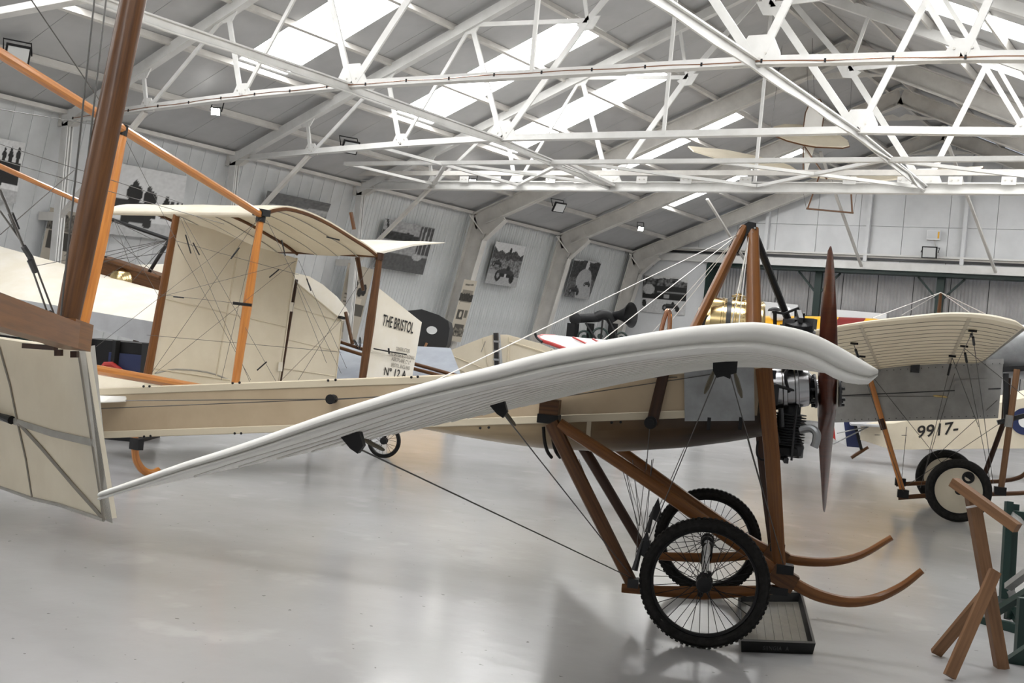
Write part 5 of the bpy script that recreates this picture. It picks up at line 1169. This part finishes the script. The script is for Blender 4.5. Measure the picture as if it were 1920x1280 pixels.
# ================================================================== lamps, speakers, fittings
def flood(pos, aim, lit, label, s=.30):
    pos = V(pos); t = thing('floodlight', pos, label, 'floodlight', 'floodlights under the roof')
    d = V(aim).normalized(); r = d.cross(V((0, 0, 1))).normalized(); u = r.cross(d)
    obj('housing', MB().loft([[pos+d*a+r*(x*s*k)+u*(y*s*k*.8) for x, y in ((-.5, -.5), (.5, -.5), (.5, .5), (-.5, .5))] for a, k in ((-.10, .45), (-.03, .9), (.0, 1.0), (.04, 1.0))]), 'black_metal', t)
    obj('lens', MB().prism([pos+d*.042+r*(x*s*.84)+u*(y*s*.66) for x, y in ((-.5, -.5), (.5, -.5), (.5, .5), (-.5, .5))], d*.006), 'lamp_lit' if lit else 'lamp_glass', t)
    obj('bracket', MB().tube([pos-r*(s*.56), pos-r*(s*.56)-d*.14+V((0, 0, .12)), pos+r*(s*.56)-d*.14+V((0, 0, .12)), pos+r*(s*.56)], .012, 6), 'black_metal', t)
    return t
rn = V((-KS, 0, 1)).normalized()
def roofp(x, y, dz=.30): return onpl(x, y, (XE, 0, ZE-dz), rn)
for (x, y), lit, lab in (((33, 100), 0, 'unlit floodlight at the far left above the orange boom'), ((405, 208), 1, 'lit floodlight just below the cabled truss'), ((656, 275), 0, 'unlit floodlight between the second and third wall photographs, under the roof'),
                         ((886, 340), 1, 'lit floodlight glaring beside the deep flat truss beam'), ((1048, 388), 0, 'unlit floodlight under the rear roof between two portal frames'), ((1201, 428), 1, 'lit floodlight nearest the back wall')):
    p = roofp(x, y); flood(p, (V((0.75, -0.35, -0.55)) if not lit else V((.55, -.75, -.45))), lit, lab, .34 if not lit else .17)
flood(ony(1743, 473, YB-.12), (0, -1, -.15), 0, 'unlit floodlight fixed on the white beam of the back wall', .40)
sp_ = ony(1203, 497, YB+.1); t = thing('loudspeaker', sp_, 'round black loudspeaker high in the corner of the back wall', 'loudspeaker')
obj('speaker_body', MB().lathe(sp_, (0, -1, 0), [(-.1, .12), (.05, .17), (.10, .17), (.09, .12)], 24), 'black_metal', t); obj('speaker_cone', MB().lathe(sp_, (0, -1, 0), [(.09, .13), (.06, .05), (.08, .03), (.085, .0)], 20, caps=False), 'dark_metal', t)
cp_ = ony(1224, 488, YB+.08); t = thing('spot_cluster', cp_, 'cluster of small black spotlights beside the round loudspeaker', 'spotlights')
for k, (dx, dz) in enumerate(((-.12, .05), (.1, .08), (.0, -.1))): obj('spot', MB().lathe(cp_+V((dx, -.05, dz)), (.3*k-.3, -1, -.4), [(-.06, .04), (.0, .08), (.07, .09)], 14), 'black_metal', t)
obj('mount', MB().bar(cp_+V((-.2, .04, .05)), cp_+V((.2, .04, .05)), .05, .05), 'black_metal', t)
bx_ = ony(1751, 441, YB+.13); t = thing('junction_box', bx_, 'small white box on the back wall above the floodlight', 'box')
obj('box_body', MB().box(bx_, .34, .12, .26), 'white_paint', t); obj('box_lid', MB().box(bx_-V((0, .065, -.01)), .30, .02, .22), 'back_sheet', t)
obj('warning_mark', MB().box(bx_+V((.14, -.078, 0)), .04, .006, .18), 'yellow_paint', t); obj('conduit', MB().tube([bx_+V((.0, .03, -.1)), bx_+V((.17, .04, -.6))], .012, 6), 'cream_steel', t)
for px_, lab in (([(1430, 605), (1494, 612), (1496, 571), (1432, 565)], 'white board behind the black pylon strut at the back door'), ([(1567, 625), (1660, 632), (1662, 588), (1569, 580)], 'white board right of the propeller at the back door')):
    c = [ony(x, y, YB+.70) for x, y in px_]; t = thing('white_board', (c[0]+c[1])/2, lab, 'board', 'white boards at the back door')
    obj('panel', MB().prism([c[0], c[1], c[2], c[3]], (0, .03, 0)), 'white_paint', t, smooth=0)
    for k in (.1, .9): p = lerp(c[0], c[1], k)+V((0, .05, 0)); obj('leg', MB().bar(V((p.x, p.y, 0)), V((p.x, p.y, c[2].z-.1)), .05, .04), 'pine', t)
# ================================================================== things standing further back
# white-winged monoplane, far left
w0 = dep(150, 600, 15); bl_ = thing('monoplane', V((w0.x, w0.y, 0)), 'white-winged monoplane with a brass nose, behind the big biplane on the left', 'airplane')
def lo(nm, mb, mt, **kw): return obj(nm, mb, mt, bl_, **kw)
f0, f1, t0, t1 = dep(-60, 545, 15.4), dep(330, 610, 13.9), dep(-60, 445, 17.0), dep(340, 556, 15.5)
secs = []
for k in range(9):
    s = k/8; a = f0.lerp(f1, s); b = t0.lerp(t1, s)
    ring = [a.lerp(b, q)+V((0, 0, .05*math.sin(q*math.pi)**.8)) for q in (0, .15, .35, .6, .85, 1)]
    secs.append(ring + [p-V((0, 0, .05+.05*math.sin(i))) for i, p in list(enumerate(ring))[::-1]])
wg_ = lo('wing', MB().loft(secs), 'linen_pale', smooth=50)
lo('wing_flap', MB().loft([[f0-V((0, 0, .0)), f0-V((0, 0, .05))+(f0-t0).normalized()*.02, f0-V((0, 0, .06)), f0-V((0, 0, .02))-(f0-t0).normalized()*.03], [f1, f1-V((0, 0, .30))+(f1-t1).normalized()*.03, f1-V((0, 0, .30)), f1-V((0, 0, .02))-(f1-t1).normalized()*.03]]), 'linen_grey')  # grey cloth: the flap's shadow side is put into its colour
fa, fb = dep(175, 500, 16.6), dep(330, 550, 16.0)
lo('fuselage', MB().bar(fa, fb, .6, .36), 'brown_wood'); lo('cockpit_rail', MB().tube([fa+V((0, -.3, .2)), fb+V((0, -.3, .19))], .03, 8), 'brown_wood')
nb = dep(236, 517, 16.1); lo('brass_cowl', MB().lathe(nb-V((0, 0, .12)), (0, 0, 1), [(0, .22), (.08, .23), (.17, .19), (.22, .10), (.24, 0)], 20), 'brass')
secs = []
for k in range(5):
    s = k/4; a = dep(225, 540, 17.4).lerp(dep(345, 545, 17.0), s); b = dep(205, 497, 18.4).lerp(dep(345, 494, 18.2), s); ring = [a.lerp(b, q)+V((0, 0, .12*math.sin(q*math.pi))) for q in (0, .3, .6, 1)]
    secs.append(ring+[p-V((0, 0, .06)) for p in ring[::-1]])
lo('wing', MB().loft(secs), 'linen_pale', smooth=50)
lo('pylon_bar', MB().tube([dep(208, 411, 16.2), dep(318, 449, 16.0)], .026, 8), 'black_metal'); lo('pylon_bar', MB().tube([dep(318, 449, 16.0), dep(264, 535, 16.2)], .026, 8), 'dark_metal'); lo('pylon_bar', MB().tube([dep(196, 480, 16.4), dep(199, 505, 16.4)], .03, 8), 'black_metal')
for a, b in (((318, 449), (200, 480)), ((318, 449), (170, 500)), ((318, 449), (60, 500)), ((318, 449), (250, 525)), ((215, 414), (330, 470)), ((215, 414), (245, 500)), ((215, 414), (120, 480)), ((207, 440), (300, 520)), ((190, 490), (335, 470))): wire(bl_, dep(*a, 16), dep(*b, 15.8), .0045)
for x in (180, 330):
    c = onz(x, 770, .33); spoked_wheel(bl_, V((w0.x+(x-250)/150*.8, w0.y+.4, .33)), (1, 0, 0), .33, .04, n=20)
lo('axle', MB().tube([V((w0.x-.7, w0.y+.4, .33)), V((w0.x+.7, w0.y+.4, .33))], .02, 8), 'dark_metal'); lo('undercarriage_frame', MB().tube([V((w0.x-.5, w0.y+.4, .33)), V((w0.x-.5, w0.y+.6, 1.5))], .04, 8).tube([V((w0.x+.5, w0.y+.4, .33)), V((w0.x+.5, w0.y+.6, 1.5))], .04, 8).bar(V((w0.x-.6, w0.y+.6, 1.5)), V((w0.x+.6, w0.y+.6, 1.5)), .08, .08), 'dark_wood')
# dark machinery under that wing
def mach(px, D, label, cols):
    a = dep(px[0], px[1], D); b = dep(px[2], px[1], D); zt_ = a.z; t = thing('machine', V(((a.x+b.x)/2, (a.y+b.y)/2, 0)), label, 'machine', 'dark machines under the white wing')
    m0 = (a+b)/2; L = (b-a).length; ex = (b-a).normalized(); ex.z = 0; ey = V((-ex.y, ex.x, 0))
    obj('base', MB().box(V((m0.x, m0.y, .06)), L, .7, .12, ex=ex, ey=ey), 'black_metal', t)
    obj('casing', MB().box(V((m0.x, m0.y, zt_*.52)), L*.98, .5, zt_*.94, ex=ex, ey=ey), 'black_metal', t)
    for k in range(3): obj('frame_post', MB().bar(V((m0.x, m0.y, .1))+ex*(L*(.45*(k-1)))-ey*.3, V((m0.x, m0.y, zt_))+ex*(L*(.42*(k-1)))-ey*.3, .06, .06), 'dark_metal', t)
    for k, (c, fx, fz, w, h) in enumerate(cols): obj('panel', MB().box(V((m0.x, m0.y, zt_*fz))+ex*(L*fx)-ey*.27, L*w, .03, zt_*h, ex=ex, ey=ey), c, t)
    obj('pipe', MB().tube(smoothpts([V((m0.x, m0.y, zt_*.3))-ex*(L*.3)-ey*.33, V((m0.x, m0.y, zt_*.75))-ex*(L*.1)-ey*.36, V((m0.x, m0.y, zt_*.6))+ex*(L*.3)-ey*.33], 4), .035, 8), 'red_paint' if cols and cols[0][0] == 'blue_paint' else 'dark_metal', t)
mach((172, 632, 300), 13.1, 'dark blue and red machinery under the white wing, left of the biplane fin', [('blue_paint', .15, .7, .5, .35), ('red_paint', -.15, .5, .12, .3), ('blue_paint', .1, .35, .5, .2)])
mach((-40, 600, 130), 16.2, 'black and green machinery at the far left behind the brown beam', [('green_paint', .1, .75, .2, .3), ('dark_wood', .38, .7, .15, .4)])
# silver biplane glimpsed behind the tail
sv = dep(740, 680, 13.9); sl = thing('biplane', V((sv.x, sv.y, 0)), 'silver-winged aircraft glimpsed behind the lettered rudder, with a small spoked wheel', 'airplane')
def so(nm, mb, mt, **kw): return obj(nm, mb, mt, sl, **kw)
q = [dep(600, 640, 14.4), dep(845, 652, 14.0), dep(868, 712, 13.2), dep(600, 712, 13.4)]
so('lower_wing', MB().prism(q, (0, 0, -.05)), 'silver_dope')
for a, b, d in (((600, 628), (720, 668), 13.9), ((600, 640), (716, 676), 13.7), ((770, 680), (870, 708), 13.4), ((772, 690), (830, 705), 13.3), ((648, 585), (661, 645), 13.9)): so('spar', MB().tube([dep(*a, d), dep(*b, d-.1)], .022, 8), 'brown_wood')
so('cable_coil', MB().torus(dep(675, 643, 13.8), RT, .07, .007, 20, 6).torus(dep(668, 645, 13.8), (RT+UP*.5), .06, .007, 20, 6), 'black_metal', kind='stuff')
wc = onz(720, 826, .20); spoked_wheel(sl, wc, (-.40, .91, 0), .205, .019, n=20, hubl=.1)
so('wheel_fork', MB().tube([wc+V((0, 0, 0)), wc+V((.02, .05, .5)), V((sv.x, sv.y, sv.z-.05))], .02, 8), 'black_metal')
so('support_leg', MB().tube([V((q[0].x, q[0].y, 0)), q[0]-V((0, 0, .06))], .03, 8).box(V((q[0].x, q[0].y, .02)), .3, .3, .04), 'dark_metal')
# black-hooded vintage car
cb_ = dep(790, 690, 21.5); cb_.z = 0
vc = thing('vintage_car', cb_, 'vintage car with a black folding hood and yellow body by the left wall', 'car')
CX = RT.copy(); CX.z = 0; CX.normalize(); CY = V((-CX.y, CX.x, 0))
def C_(a, b, z): return cb_ + CX*a + CY*b + V((0, 0, z))
prof = [(-.46, 1.12), (-.47, 1.70), (-.40, 1.86), (-.1, 1.92), (.25, 1.84), (.44, 1.74), (.48, 1.60), (.46, 1.30), (.38, 1.12)]
obj('hood', MB().loft([[C_(a*.96, b, lerp(1.2, z, .97) if b else z) for a, z in prof] for b in (0, .5, 1.0, 1.35)]), 'black_cloth', vc)
obj('rear_window', MB().prism([C_(.13+.10*math.cos(t), -.012, 1.545+.075*math.sin(t)) for t in [2*math.pi*i/20 for i in range(20)]], CY*.008), 'lamp_glass', vc)
obj('body', MB().loft([[C_(-.5, b, .45), C_(.5, b, .45), C_(.52, b, 1.13+(.0 if b < 1.2 else -.1)), C_(-.5, b, 1.13)] for b in (-.12, .1, 1.4, 2.6)]), 'yellow_paint', vc)
obj('hood_bow', MB().tube([C_(.0, -.06, 1.1), C_(.06, -.03, 1.30)], .025, 6), 'pine', vc)
obj('lamp_hook', MB().tube(smoothpts([C_(.44, .0, 1.16), C_(.52, -.02, 1.10), C_(.56, -.02, 1.16)], 3), .012, 6), 'black_metal', vc)
for a in (-.62, .62):
    for b in (.2, 2.3): spoked_wheel(vc, C_(a, b, .38), CX, .38, .05, n=12)
obj('mudguard', MB().tube(smoothpts([C_(.62, -.25, .55), C_(.62, .1, .86), C_(.62, .6, .6)], 4), (.02, .1), 8), 'black_metal', vc); obj('mudguard', MB().tube(smoothpts([C_(-.62, -.25, .55), C_(-.62, .1, .86), C_(-.62, .6, .6)], 4), (.02, .1), 8), 'black_metal', vc)
# black stationary engine with a flared horn
eb = dep(1130, 640, 26.0); eb.z = 0; se = thing('stationary_engine', eb, 'black stationary engine with a flared horn below the corner photographs', 'engine')
DE = 26.0
def eo_(nm, mb, mt, **kw): return obj(nm, mb, mt, se, **kw)
eo_('exhaust_pipe', MB().tube([dep(1080, 597, DE), dep(1122, 595, DE)], .105, 16), 'black_metal'); eo_('pipe_end', MB().lathe(dep(1079, 597, DE), -FW, [(-.14, .05), (-.11, .12), (.0, .145), (.11, .12), (.14, .05)], 18), 'black_metal')
eo_('elbow', MB().tube(smoothpts([dep(1118, 595, DE), dep(1130, 590, DE), dep(1142, 593, DE), dep(1150, 604, DE)], 4), [.12]*13, 14), 'black_metal')
hn = (RT*.80-FW*.6).normalized(); eo_('horn', MB().lathe(dep(1150, 591, DE), hn, [(0, .08), (.15, .10), (.32, .17), (.46, .28), (.47, .29), (.45, .26), (.30, .14), (.15, .07)], 28, caps=False), 'black_metal')
for x, w in ((1075, .2), (1108, .12), (1150, .16)): p = dep(x, 606, DE); eo_('column', MB().bar(V((p.x, p.y, .1)), p, w, w), 'black_metal')
p = eb; eo_('bed', MB().box(p+V((0, 0, .25)), 1.6, .6, .5, ex=V((RT.x, RT.y, 0)).normalized(), ey=V((-RT.y, RT.x, 0)).normalized()), 'green_steel')
for x, y, r in ((1095, 632, .14), (1125, 630, .18), (1165, 634, .13)): eo_('valve_gear', MB().torus(dep(x, y, DE-.1), -FW, r, .025, 20, 8).lathe(dep(x, y, DE-.1), -FW, [(-.05, .06), (.05, .06)], 12), 'green_steel', kind='stuff')
for a, b in (((1098, 605), (1120, 640)), ((1130, 600), (1126, 640)), ((1142, 598), (1160, 640))): eo_('stay_rod', MB().tube([dep(*a, DE-.15), dep(*b, DE-.15)], .025, 6), 'dark_metal')
# white wing with red edging
rw = dep(1100, 645, 18.0); rt_ = thing('wing_section', V((rw.x, rw.y, 0)), 'white wing tip edged in red, between the cream rudder and the black engine', 'wing')
pts = [(1008, 630), (1016, 627), (1040, 628), (1090, 633), (1150, 638), (1230, 645), (1240, 670), (1120, 668), (1070, 655), (1035, 642), (1016, 636)]
dd = [17.6, 17.8, 18.4, 18.8, 19, 19, 17, 17, 17.2, 17.4, 17.5]
pp_ = [dep(x, y, d) for (x, y), d in zip(pts, dd)]
obj('skin', MB().prism(pp_, (0, 0, -.05)), 'white_paint', rt_); obj('red_edge', MB().tube([p-V((0, 0, .02)) for p in [pp_[2], pp_[1], pp_[0], pp_[10], pp_[9], pp_[8]]], .03, 8), 'red_paint', rt_)
for a, b in (((1075, 632), (1112, 650)), ((1112, 635), (1130, 645))): obj('red_stripe', MB().bar(dep(*a, 18.0), dep(*b, 17.6), .04, .02), 'red_paint', rt_)
obj('tip_hook', MB().tube(smoothpts([dep(1003, 622, 17.5), dep(1006, 632, 17.5), dep(1016, 641, 17.4)], 4), .02, 8), 'black_metal', rt_)
for x in (1060, 1180): p = dep(x, 650, 18.0); obj('stand', MB().bar(V((p.x, p.y, 0)), V((p.x, p.y, p.z-.02)), .08, .08).box(V((p.x, p.y, .03)), .5, .5, .06), 'pine', rt_)
# yellow and maroon aircraft
yb = dep(1590, 620, 24.5); ya_ = thing('airplane', V((yb.x, yb.y, 0)), 'yellow aircraft body with a broad maroon band, behind the propeller', 'airplane')
cols = [(1425, 1572, 'yellow_paint'), (1572, 1622, 'maroon_paint'), (1622, 1800, 'yellow_paint')]
def ysec(x, slant=0.0):
    R0 = .42; ct = dep(x, interp([(1425, 592), (1520, 592), (1620, 596), (1745, 604), (1800, 610)], x), 24.5)
    return [ct + V((0, 0, -R0)) + V((0, 0, R0*math.cos(a))) - FW*(R0*math.sin(a)) + RT*(slant*(1-math.cos(a))) for a in [2*math.pi*i/20 for i in range(20)]]
for x0, x1, c in cols:
    s0_, s1_ = (-.55 if x0 > 1500 else 0), (-.55 if x1 < 1700 else 0)
    obj('body_section', MB().loft([ysec(x0, s0_), ysec((x0+x1)/2, (s0_+s1_)/2), ysec(x1, s1_)]), c, ya_)
p = dep(1458, 588, 24.2); obj('nose_cap', MB().lathe(p, -RT, [(-.25, .13), (0, .15), (.12, .12), (.18, .04)], 16), 'white_paint', ya_); obj('nose_mark', MB().lathe(dep(1452, 583, 24.0), UP, [(0, .14), (.05, .12), (.08, .05)], 14), 'black_metal', ya_)
for x in (1500, 1760): 
    p = dep(x, 640, 24.5); obj('undercarriage_leg', MB().tube([V((p.x, p.y, .3)), V((p.x, p.y, p.z))], .04, 8), 'dark_metal', ya_); spoked_wheel(ya_, V((p.x, p.y-.12, .3)), (0, 1, 0), .3, .06, n=10)
# ================================================================== glider hanging in the roof
DGl = 23.5
gc = dep(1515, 280, DGl); gl = thing('hanging_glider', gc, 'small cream glider hanging under the roof with an oval tail and brown frame', 'glider')
def G(x, y, d=0): return dep(x, y, DGl+d)
def go_(nm, mb, mt, **kw): return obj(nm, mb, mt, gl, **kw)
go_('tail_fin', MB().prism([G(*p) for p in ((1507, 240), (1511, 212), (1517, 196), (1527, 186), (1537, 187), (1543, 198), (1545, 215), (1541, 242))], FW*.03), 'linen_white')
go_('tail_fin', MB().prism([G(*p) for p in ((1506, 240), (1528, 275), (1514, 320), (1510, 320))], FW*.03), 'linen_white')
go_('fin_edge', MB().tube([G(1506, 322), G(1506, 240), G(1510, 212), G(1517, 196), G(1527, 185), G(1538, 187), G(1544, 200), G(1545, 215), G(1541, 242)], .014, 6), 'brown_wood')
tl = [(1445, 247), (1450, 240), (1470, 235), (1500, 236), (1540, 244), (1575, 256), (1590, 266), (1592, 275), (1580, 278), (1530, 276), (1506, 272), (1475, 264), (1455, 256)]
td = [.0, .1, .3, .4, .4, .3, .1, -.1, -.3, -.4, -.4, -.3, -.1]
go_('tailplane', MB().prism([G(x, y, d) for (x, y), d in zip(tl, td)], V((0, 0, .03))), 'linen_cream'); go_('tailplane_edge', MB().tube([G(x, y, d) for (x, y), d in zip(tl, td)], .016, 6, closed=True), 'brown_wood')
wl = [(1290, 276, 0), (1360, 283, .1), (1420, 295, .1), (1480, 312, 0), (1500, 325, -.2), (1420, 318, -.8), (1350, 300, -.8), (1300, 285, -.6)]
go_('wing', MB().prism([G(*p) for p in wl], V((0, 0, .03))), 'linen_cream'); go_('wing_edge', MB().tube([G(*p) for p in wl[:5]], .02, 6), 'brown_wood')
wl = [(1520, 333, 0), (1600, 338, 0), (1700, 322, .2), (1843, 314, .3), (1830, 320, -.3), (1640, 342, -.4)]
go_('wing', MB().prism([G(*p) for p in wl], V((0, 0, .03))), 'linen_cream'); go_('wing_edge', MB().tube([G(*p) for p in wl[2:4]], .02, 6), 'brown_wood')
go_('fuselage_pole', MB().tube([G(1506, 272), G(1550, 335, -.6)], .02, 6), 'brown_wood')
go_('frame_bar', MB().tube([G(1536, 330, -.6), G(1514, 391, -.6)], .018, 6), 'brown_wood'); go_('frame_bar', MB().tube([G(1594, 330, -.4), G(1598, 398, -.4)], .018, 6), 'brown_wood'); go_('frame_bar', MB().tube([G(1512, 391, -.6), G(1600, 399, -.4)], .018, 6), 'brown_wood')
for a, b in (((1516, 186), (1512, 100)), ((1590, 266), (1600, 110)), ((1512, 391), (1500, 330)), ((1600, 399), (1610, 335)), ((1445, 247), (1470, 60))): wire(gl, G(*a), G(*b), .004)
go_('hang_cable', MB().tube([G(1527, 186), G(1520, -20)], .004, 5), 'steel_wire')
